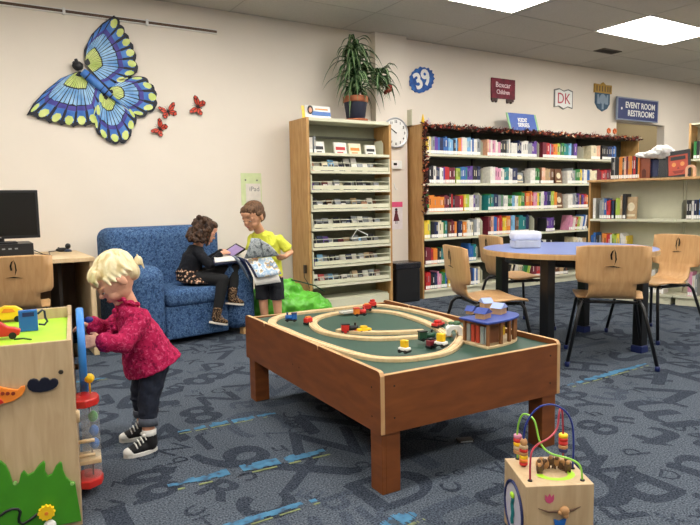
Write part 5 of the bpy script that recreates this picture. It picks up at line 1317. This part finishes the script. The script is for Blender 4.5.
toy('toy_engine', 'dark green toy engine at the meeting of the loops', 427, 337, -.2, .08, [mat('toy_dark_green', '#1c4a34', .4), mat('toy_dark_green', '#1c4a34', .4), BLACKP])
toy('toy_wagon', 'red and black toy wagon behind the dark green engine', 431, 341.5, .1, .04, [mat('toy_maroon', '#7d1f2a', .4), BLACKP], z=PZ+.001)
toy('toy_wagon', 'yellow toy bus with white front near the toy station', 441, 343, -1.3, .055, [WHITE, YEL], W=.034, hh=.012, tall=.026)
toy('toy_car', 'red toy car with yellow trim on the right bend', 438, 324, .3, .075, [RED, RED], W=.034)
c = onZ(454, 333, PZ+.02)
o = thing('toy_tunnel', 'white and green toy tunnel block beside the station', 'toy', (c.x, c.y, PZ+.014), -.6)
A = [(-.035, 0), (-.035, .03), (-.02, .045), (.02, .045), (.035, .03), (.035, 0), (.018, 0), (.015, .022), (0, .03), (-.015, .022), (-.018, 0)]
obj('arch', MB().prism(A, -.03, .03, 'y'), WHITE, o); obj('bush', MB().ball((.012, .0, .052), (.02, .018, .012), 0, 10).ball((-.012, .01, .05), (.014, .012, .01), 0, 10), mat('toy_bush', '#4b6a4a', .7), o)
c = onZ(470, 341, PZ); o = obj('wooden_ramp', MB().prism([(-.04, 0), (.04, 0), (.04, .006), (-.04, .02)], -.014, .014, 'y'), TRACK, loc=(c.x-.0, c.y-.01, PZ+.0005), rz=.5, label='small wooden ramp block in front of the toy station', cat='toy block') if False else None

# toy station
pL, pF, pR = onZ(461.5, 343, PZ), onZ(488, 350, PZ), onZ(515.5, 338, PZ)
ax = (pF-pL).normalized(); ay = Vector((-ax.y, ax.x, 0)); SL = (pF-pL).length
o = thing('toy_station', 'wooden toy train station with a blue roof and small roof houses', 'toy station', (pL.x, pL.y, PZ), math.atan2(ax.y, ax.x))
rF = (pR-pL).dot(ax), (pR-pL).dot(ay)
rx, ry = rF
def stp(f):  # outline of the station: straight left face, rounded right end
    A = [(0, 0), (SL*.97, 0)]
    for k in range(1, 12):
        a = PI/2*k/11; A.append((rx*.6+(SL-rx*.6)*math.cos(a)**.8, ry*math.sin(a)**.9))
    A += [(0, ry)]
    cx, cy = SL*.45, ry*.5
    return [(cx+(x-cx)*f, cy+(y-cy)*f) for x, y in A]
obj('base', MB().prism(stp(1.0), 0, .012, 'z'), TRACK, o, bevel=.002)
obj('roof', MB().prism(stp(1.08), .108, .117, 'z'), ROOFB, o, bevel=.002)
out = stp(.9)
for k in (0, 1, 3, 5, 7, 9, 12, 13): x, y = out[k]; obj('post', MB().box(x-.006, x+.006, y-.006, y+.006, .012, .108), mat('post_brown', '#8a5a34', .5), o)
obj('building', MB().box(.012, SL*.72, .04, ry*.42, .012, .108), mat('station_brown', '#7a4a2c', .6), o)
for i, m_ in enumerate((mat('station_grey', '#98a0a0', .5), mat('station_red', '#b8402a', .5), mat('station_red', '#b8402a', .5), mat('station_grey', '#98a0a0', .5), mat('station_grey', '#98a0a0', .5))):
    x = .016+.028*i; obj('door_panel', MB().box(x, x+.02, .016, .022, .014, .09), m_, o)
obj('sign_panel', MB().box(SL*.6, SL*.64, ry*.5, ry*.62, .035, .075), YEL, o, label='yellow panel')
si = (Matrix.Translation(o.location) @ Matrix.Rotation(math.atan2(ax.y, ax.x), 4, 'Z')).inverted()
def hut(px, py, w, d, h, rm, nm='roof_house', rz=0):
    q = si @ onZ(px, py, PZ+.117); T = rotz(rz, (q.x, q.y, .1172)); hb_ = obj(nm, MB().box(-w/2, w/2, -d/2, d/2, 0, h, T=T), EDGE, o)
    m = MB(); pr = [(-d/2-.006, h), (d/2+.006, h), (0, h+.022)]; m.prism(pr, -w/2-.006, w/2+.006, 'x', T=T); obj('gable', m, rm, hb_)
PB = mat('roof_pale_blue', '#9fb0e0', .4)
hut(483, 318, .045, .06, .024, ROOFB, rz=.3); hut(499, 313.5, .045, .06, .028, PB, rz=.3); hut(486, 309, .04, .055, .032, PB, rz=1.2); hut(471, 313.5, .03, .04, .014, ROOFB, rz=.3)

# small dark card under the table
c = onZ(465, 441, 0); obj('floor_socket', MB().box(-.035, .035, -.022, .022, 0, .008).box(-.028, .028, -.024, -.022, .001, .007, 1), [BLACKP, BM['grey']], loc=(c.x, c.y, .002), rz=-.4, label='small dark floor socket lying on the carpet behind the near table leg', cat='socket')
# ---------------------------------------------------------------- activity cube at the left
CR = -.139; co = Vector((.276, 2.2, 0)); CW, CDp = .56, .56; CT = .642
t = thing('activity_cube', 'large birch activity cube with a lime play tray at the left edge', 'activity cube', co, CR)
ci = (Matrix.Translation(co) @ Matrix.Rotation(CR, 4, 'Z')).inverted(); cr3 = ci.to_3x3()
def af(px, py, y=0.0):   # pixel to the front face, local x,z
    o_ = ci @ EYE; d = cr3 @ ray(px, py); k = (y-o_.y)/d.y; p = o_+d*k; return (p.x, p.z)
def atop(px, py, z):
    o_ = ci @ EYE; d = cr3 @ ray(px, py); k = (z-o_.z)/d.z; p = o_+d*k; return (p.x, p.y)
obj('front_panel', MB().box(-CW, 0, 0, .015, .0, CT), BIRCH, t, bevel=.002)
obj('side_panel', MB().prism([(.015, 0), (CDp, 0), (CDp, CT+.035), (CDp-.015, CT+.035), (CDp-.05, CT+.0), (.015, CT)], -.015, 0, 'x'), BIRCH, t, bevel=.002)
obj('side_panel', MB().prism([(.015, 0), (CDp, 0), (CDp, CT+.035), (CDp-.015, CT+.035), (CDp-.05, CT+.0), (.015, CT)], -CW, -CW+.015, 'x'), BIRCH, t, bevel=.002)
obj('back_panel', MB().box(-CW+.015, -.015, CDp-.015, CDp, 0, CT+.03), BIRCH, t, bevel=.002)
obj('play_tray', MB().box(-CW+.015, -.015, .015, CDp-.015, CT-.03, CT-.012), LIME, t)
zt = CT-.0118
b = MB(); b.tube([(*atop(14, 340, zt), zt+.001), (*atop(24, 339, zt), zt+.001), (*atop(31, 340, zt), zt+.001)], .004, 0, 8); obj('slot', b, mat('slot_dark', '#2c4a14', .6), t)
# gas pump, cars on the tray: they slide in the tray
def wpos(lx, ly, z): return ci.inverted() @ Vector((lx, ly, z))
x, y = atop(29, 331, zt)
o = thing('toy_fuel_pump', 'blue toy fuel pump with a curled hose on the lime tray', 'toy', wpos(x, y, zt), CR+.05)
obj('body', MB().box(-.031, .031, -.01, .012, 0, .078), BLU, o, bevel=.003); obj('display', MB().box(-.018, .02, -.0115, -.01, .055, .07), NAVY, o)
obj('hose', MB().tube([(.031, 0, .06), (.048, 0, .074), (.055, 0, .068), (.056, 0, .045), (.062, 0, .03), (.052, 0, .018), (.033, 0, .022)], .004, 0, 8), mat('hose_navy', '#1b2340', .5), o)
x, y = atop(5, 339, zt)
o = thing('toy_car', 'red wooden toy car on the lime tray', 'toy car', wpos(x, y, zt), CR)
obj('body', MB().prism([(-.07, .01), (.045, .01), (.05, .03), (.03, .038), (.012, .042), (-.01, .06), (-.05, .06), (-.07, .04)], -.015, .015, 'y'), RED, o, bevel=.004)
for x_ in (-.04, .025): obj('wheel', MB().tube([(x_, -.018, .012), (x_, .018, .012)], .012, 0, 16), BLACKP, o)
x, y = atop(8, 322, zt)
o = thing('toy_car', 'yellow wooden toy car behind the blue pump', 'toy car', wpos(x, y, zt), CR)
obj('body', MB().prism([(-.06, .01), (.06, .01), (.055, .045), (.03, .062), (-.01, .066), (-.04, .05), (-.06, .035)], -.015, .015, 'y'), YEL, o, bevel=.004); obj('window', MB().prism([(-.02, .04), (.03, .04), (.02, .054), (-.01, .056)], -.017, -.015, 'y'), ORA, o)
for x_ in (-.035, .035): obj('wheel', MB().tube([(x_, -.018, .012), (x_, .018, .012)], .012, 0, 16), BLACKP, o)
# front decorations
P = [af(x, y) for x, y in ((-14, 389), (-2, 385.5), (8, 388), (18, 389), (21, 386), (25, 385), (25.5, 389), (22, 395), (14, 400), (6, 402.5), (-6, 402), (-14, 398))]
pl = obj('airplane_piece', MB().prism(P, -.012, 0, 'y'), ORA, t, bevel=.002, label='orange wooden airplane shape')
b = MB()
for px in (3, 8, 13.5): x, z = af(px, 392.5); b.lathe([(.006, .0), (.006, .0015)], T=Matrix.Translation((x, -.012, z)) @ RX, n=12)
obj('window', b, mat('plane_window', '#8c2f14', .5), pl)
P = [af(x, y, -.012) for x, y in ((-10, 398), (1, 399), (4, 402), (0, 404), (-10, 404))]; obj('wing', MB().prism(P, -.018, -.012, 'y'), RED, pl)
cl = []
for k in range(48):
    a = 2*PI*k/48; x = 43.5+15.5*math.cos(a); y = 385.5-5.2*math.sin(a)-3.0*abs(math.sin(a*3))*(1 if math.sin(a) > 0 else .0)-1.6*math.cos(a); cl.append(af(x, y))
cl = [af(x, y) for x, y in ((27, 385), (27.8, 381.5), (30, 379), (33.5, 378), (37, 378.6), (39.3, 380.6), (41, 378), (44.5, 376.8), (48, 377.4), (50.3, 379.6), (52.5, 378), (55.5, 377.8), (58, 379.6), (58.6, 382.4), (57, 385.6), (53, 388.4), (47, 390.6), (40, 391.6), (33, 391), (29, 388.8))]
obj('cloud_piece', MB().prism(cl, -.012, 0, 'y'), mat('cloud_navy', '#070c22', .4), t, bevel=.002, label='navy wooden cloud shape')
x, z = af(61, 372); obj('peg', MB().lathe([(.008, 0), (.006, .006)], T=Matrix.Translation((x, 0, z)) @ RX, n=14), mat('peg_dark', '#2c2418', .5), t)
G = [af(x, y) for x, y in ((-12, 462), (-4, 459), (1, 460), (6, 464), (10, 472), (13, 482), (16, 484.5), (19, 482), (21, 473), (24, 469.5), (28, 474), (34, 471), (39, 464), (44, 460), (45.5, 463), (45, 470), (48, 475), (52, 473), (56, 465), (60, 461), (62, 462), (63, 469), (66, 476), (71, 480.5), (75, 481))]
G += [(-.003, .02), (-CW+.02, .02), (-CW+.02, G[0][1])]
gr = obj('grass_panel', MB().prism(G, -.014, 0, 'y'), GRN, t, bevel=.002, label='green grass-shaped panel')
P = [(*af(x, y, -.014), 0) for x, y in ((-8, 519), (0, 516), (6, 511.5), (12, 509), (18, 509), (20.5, 512), (19, 518), (19, 522), (23, 524), (30, 520), (38, 513.5))]
obj('groove', MB().tube([(x, -.0135, z) for x, z, _ in P], .0048, 0, 8), BLACKP, gr)
x, z = af(46.5, 513, -.03); st_ = [( .024*(1+.1*math.cos(k*PI))*math.cos(2*PI*k/24), .024*(1+.1*math.cos(k*PI))*math.sin(2*PI*k/24)) for k in range(24)]
obj('flower_knob', MB().prism([(x+a, z+c_) for a, c_ in st_], -.034, -.018, 'y').tube([(x, -.036, z), (x, -.012, z)], .006, 1, 10), [YEL, ORA], gr, label='yellow flower knob')
x, z = af(50, 525, -.02); obj('white_knob', MB().ball((x, -.024, z), (.02, .012, .02)), WHITE, gr)
x, z = af(15, 483, -.014); x2, z2 = af(74, 481, -.014)
for q in ((x, z), (x2-.006, z2-.008)): obj('peg', MB().lathe([(.007, .014), (.005, .018)], T=Matrix.Translation((q[0], 0, q[1])) @ RX, n=12), mat('peg_green', '#8fc46a', .5), gr)
# wheel on the right side
RYm = Matrix.Rotation(PI/2, 4, 'Y'); wy, wz = .43, .513
w = obj('steering_wheel', MB().lathe([(.12, -.014), (.164, -.014), (.168, -.008), (.168, .008), (.164, .014), (.12, .014)], T=Matrix.Translation((.03, wy, wz)) @ RYm, n=44).lathe([(.122, -.006), (.122, .006)], T=Matrix.Translation((.03, wy, wz)) @ RYm, n=30), mat('wheel_blue', '#2f7fd0', .4), t, label='large blue wheel')
obj('hub', MB().tube([(0, wy, wz), (.028, wy, wz)], .028, 0, 16).tube([(0, wy-.03, wz-.06), (.018, wy-.03, wz-.06)], .012, 0, 10), MAPLEL, t)
obj('knob', MB().ball((.062, wy+.02, wz+.115), (.018, .013, .013)).tube([(.034, wy+.02, wz+.115), (.055, wy+.02, wz+.115)], .006, 0, 8), mat('knob_indigo', '#27307e', .4), w)
# bead tower
ty_ = .26
for z0, z1, nm in ((.343, .371, 'tower_cap'), (.035, .063, 'tower_base')):
    pr = [(0, ty_-.06), (.03, ty_-.07), (.072, ty_-.04), (.08, ty_), (.072, ty_+.04), (.03, ty_+.07), (0, ty_+.06)]
    obj(nm, MB().prism(pr, z0, z1, 'z'), RED, t, bevel=.004, label='red tower disc')
obj('tower_tube', MB().tube([(.045, ty_, .063), (.045, ty_, .343)], .032, 0, 24, caps=False), mat('clear_tube', '#cfd6da', .1, alpha=.22), t, label='clear tube')
for z, m_ in ((.29, GRN), (.235, BLU), (.185, BLU)): obj('bead', MB().ball((.055, ty_, z), (.018, .018, .022)), m_, t)
obj('spindle', MB().tube([(.045, ty_, .063), (.045, ty_, .343)], .003, 0, 6), mat('wire_steel', '#9a9a9a', .3, metal=1), t)
for z in (.215, .16): obj('peg_rod', MB().tube([(0, ty_-.05, z), (.055, ty_-.05, z)], .007, 0, 10), MAPLEL, t)
obj('peg_rod', MB().tube([(.004, .03, .39), (.004, .03, .35)], .008, 0, 10), MAPLEL, t)
obj('catch_tray', MB().box(0, .075, ty_-.055, ty_+.05, .125, .14), MAPLEL, t, bevel=.002)
obj('ball', MB().ball((.05, ty_+.03, .43), .019).tube([(.05, ty_+.03, .371), (.05, ty_+.03, .43)], .003, 0, 6), YEL, t, label='yellow bead')

# ---------------------------------------------------------------- bead maze cube, bottom right
bo = Vector((1.379, 1.237, 0)); BRZ = -.50; bs, bh = .210, .22
bs2 = .212
t = thing('bead_maze', 'small wooden bead maze cube with looping coloured wires at the bottom right', 'bead maze', bo, BRZ)
bi = (Matrix.Translation(bo) @ Matrix.Rotation(BRZ, 4, 'Z')).inverted(); b3 = bi.to_3x3()
def bf(px, py, axis, v):
    o_ = bi @ EYE; d = b3 @ ray(px, py); k = (v-o_[axis])/d[axis]; return o_+d*k
obj('cube', MB().box(0, bs, 0, bs, 0, bh), BIRCH, t, bevel=.002)
def wire(pts, m_, nm, lb):
    P = []
    V = [Vector(p) for p in pts]
    for i in range(len(V)-1):
        g4 = [V[max(0, i-1)], V[i], V[i+1], V[min(len(V)-1, i+2)]]
        for j in range(6):
            u = j/6; P.append(.5*((2*g4[1])+(g4[2]-g4[0])*u+(2*g4[0]-5*g4[1]+4*g4[2]-g4[3])*u*u+(3*g4[1]-g4[0]-3*g4[2]+g4[3])*u**3))
    P.append(V[-1]); w = obj(nm, MB().tube(P, .0032, 0, 8), m_, t, label=lb)
    for e in (V[0], V[-1]): obj('socket', MB().lathe([(.0075, 0), (.0065, .004)], c=(e.x, e.y, bh), n=14), BLACKP, w)
    return w
def bz(px, py, y): p = bf(px, py, 1, y); return (p.x, y, p.z)
WB, WG, WR = mat('wire_blue', '#1c2f80', .35), mat('wire_green', '#8fce4a', .35), mat('wire_red', '#a83040', .35)
# bases on the top face
def tb(px, py): p = bf(px, py, 2, bh); return (p.x, p.y, bh)
B0, B1 = tb(523.5, 466), tb(572.5, 468.5)
ymid = (B0[1]+B1[1])/2
def mid(px, py, a, b_, u): y = a[1]+(b_[1]-a[1])*u; return bz(px, py, y)
wb = wire([B0, mid(523.5, 440, B0, B1, .05), mid(527, 422, B0, B1, .15), mid(538, 408, B0, B1, .35), mid(552, 404.5, B0, B1, .55), mid(565, 411, B0, B1, .8), mid(572, 424, B0, B1, .95), mid(573.5, 445, B0, B1, 1), B1], WB, 'wire', 'blue wire')
G0, G1 = tb(517.5, 459), tb(582.5, 480.5)
wg = wire([G0, mid(517.5, 430, G0, G1, .02), mid(523, 414.5, G0, G1, .1), mid(534, 420, G0, G1, .3), mid(540, 442, G0, G1, .42), mid(550, 453, G0, G1, .6), mid(570, 459, G0, G1, .85), mid(580, 466, G0, G1, .95), G1], WG, 'wire', 'lime green wire')
R0_, R1_ = tb(530, 481), tb(563, 457)
wr = wire([R0_, mid(531, 455, R0_, R1_, .05), mid(537, 445, R0_, R1_, .2), mid(549, 438, R0_, R1_, .5), mid(557, 428, R0_, R1_, .75), mid(559.5, 411, R0_, R1_, .85), mid(562, 410, R0_, R1_, .95), mid(563, 430, R0_, R1_, 1), R1_], WR, 'wire', 'red wire')
def beads(x, y, z0, cols, par, r=.0135, h=.011):
    for i, c_ in enumerate(cols): obj('bead', MB().lathe([(r*.8, 0), (r, h*.2), (r, h*.8), (r*.8, h)], c=(x, y, z0+h*i), n=18), c_, par)
beads(B0[0], B0[1], bh+.004, [RED, ORA, YEL, mat('bead_wood', '#b98a5a', .5), RED, BIRCH], wb)
obj('bead', MB().ball((B0[0], B0[1], bh+.08), (.012, .012, .014)), mat('bead_wood', '#b98a5a', .5), wb)
beads(G0[0], G0[1], bh+.02, [mat('bead_wood', '#b98a5a', .5), BIRCH, YEL, RED, mat('bead_pink', '#c9809a', .5)], wg, h=.013)
beads(R1_[0], R1_[1], bh+.018, [NAVY, mat('bead_wood', '#b98a5a', .5), RED, RED, YEL], wr, r=.015, h=.0125)
# printed green leaf ring and the little carved animals in the middle of the top
ct_ = tb(556, 475)
b = MB(); R1, R2 = .062, .04
for k in range(20):
    a0, a1 = PI*1.0+PI*1.1*k/20, PI*1.0+PI*1.1*(k+1)/20
    b.add([(ct_[0]+r_*math.cos(a), ct_[1]+.01+r_*.8*math.sin(a), bh+.0006) for r_, a in ((R2, a0), (R1, a0), (R1, a1), (R2, a1))], [(0, 1, 2, 3)])
obj('leaf_print', b, LIME, t)
b = MB()
for i in range(9):
    a = -.2+3.4*i/8; x, y = ct_[0]+.045*math.cos(a), ct_[1]+.02+.03*math.sin(a)
    b.ball((x, y, bh+.022+.006*math.sin(i*2.2)), (.0125, .010, .017), 0 if i % 2 else 1, 10).ball((x-.004, y-.008, bh+.036+.006*math.sin(i*2.2)), (.007, .006, .007), 1 if i % 2 else 0, 8).tube([(x-.006, y, bh), (x-.006, y, bh+.018)], .0035, 1, 6).tube([(x+.006, y, bh), (x+.006, y, bh+.018)], .0035, 1, 6)
obj('carved_animals', b, [mat('bead_wood', '#b98a5a', .5), mat('carved_brown', '#5e4430', .6)], t, label='little carved brown animals')
# front prints
def ff(px, py): p = bf(px, py, 1, 0); return (p.x, p.z)
x, z = ff(549.5, 499); b = MB()
b.prism([(x, z-.014), (x+.010, z-.009), (x+.014, z), (x+.013, z+.015), (x+.006, z+.006), (x, z+.017), (x-.006, z+.006), (x-.013, z+.015), (x-.014, z), (x-.010, z-.009)], -.0015, 0, 'y')
obj('tulip_print', b, mat('print_pink', '#c24a72', .5), t, label='pink tulip')
b = MB(); x, z = ff(563, 510); 
b.tube([(ff(538, 508)[0], -.004, ff(538, 508)[1]), (ff(548, 511)[0], -.006, ff(548, 511)[1]), (x, -.008, z), (ff(572, 509)[0], -.006, ff(572, 509)[1]), (ff(580, 506)[0], -.004, ff(580, 506)[1])], [.001, .0035, .004, .0035, .001], 1, 8)
b.ball((x, -.012, z+.004), (.015, .012, .014), 0).ball((x-.012, -.010, z-.003), (.009, .008, .008), 0).ball((x+.004, -.01, z-.012), (.01, .008, .01), 0)
obj('carved_bee', b, [mat('bead_wood', '#b98a5a', .5), mat('carved_brown', '#5e4430', .6)], t)
x, z = ff(559, 522); obj('blue_leaf', MB().prism([(x-.018, z+.012), (x, z+.006), (x+.02, z+.014), (x+.014, z-.01), (x, z-.02), (x-.014, z-.01)], -.008, 0, 'y'), BLU, t, bevel=.001)
# round window on its left side
p = bf(516, 505, 0, 0); T = Matrix.Translation((0, bs*.5, bh*.45)) @ Matrix.Rotation(-PI/2, 4, 'Y')
obj('round_window', MB().lathe([(.082, 0), (.082, .003)], T=T, n=36), mat('window_pale', '#c9c4d0', .3), t)
ring = [(-.003, bs*.5+.084*math.cos(2*PI*k/36), bh*.45+.084*math.sin(2*PI*k/36)) for k in range(37)]
obj('window_ring', MB().tube(ring, .005, 0, 8), NAVY, t, label='navy ring')
obj('spiral', MB().tube([(-.006, bs*.5+.004*math.sin(i), bh*.45-.05+.008*i) for i in range(12)], .006, 0, 8).ball((-.008, bs*.5, bh*.45+.045), (.006, .014, .01), 1), [BM['teal'], LIME], t)

# ---------------------------------------------------------------- link the books: the 300 that show largest one by one
BOOKS.sort(key=lambda q: q[0])
far = MB(); fm = []
for i, (k_, name, b, ms_, p, rz, label, cat, group) in enumerate(BOOKS):
    if i < 298: obj(name, b, ms_, loc=p, rz=rz, label=label, cat=cat, group=group); continue
    R_ = Matrix.Translation(p) @ Matrix.Rotation(rz, 4, 'Z'); k0 = len(far.v)
    far.v += [tuple(R_ @ Vector(v)) for v in b.v]; far.f += [tuple(q+k0 for q in f) for f in b.f]; far.sm += b.sm
    for q in b.m:
        if ms_[q] not in fm: fm.append(ms_[q])
        far.m.append(fm.index(ms_[q]))
if far.v: obj('distant_books', far, fm, label='thinnest and farthest library books filling the gaps along the shelves', cat='books', kind='stuff')
# ---------------------------------------------------------------- daylight-free room: a faint grey world
w = bpy.data.worlds.new('world'); S.world = w; w.use_nodes = True
w.node_tree.nodes['Background'].inputs['Color'].default_value = (.8, .85, 1, 1); w.node_tree.nodes['Background'].inputs['Strength'].default_value = .3
bpy.context.view_layer.update()
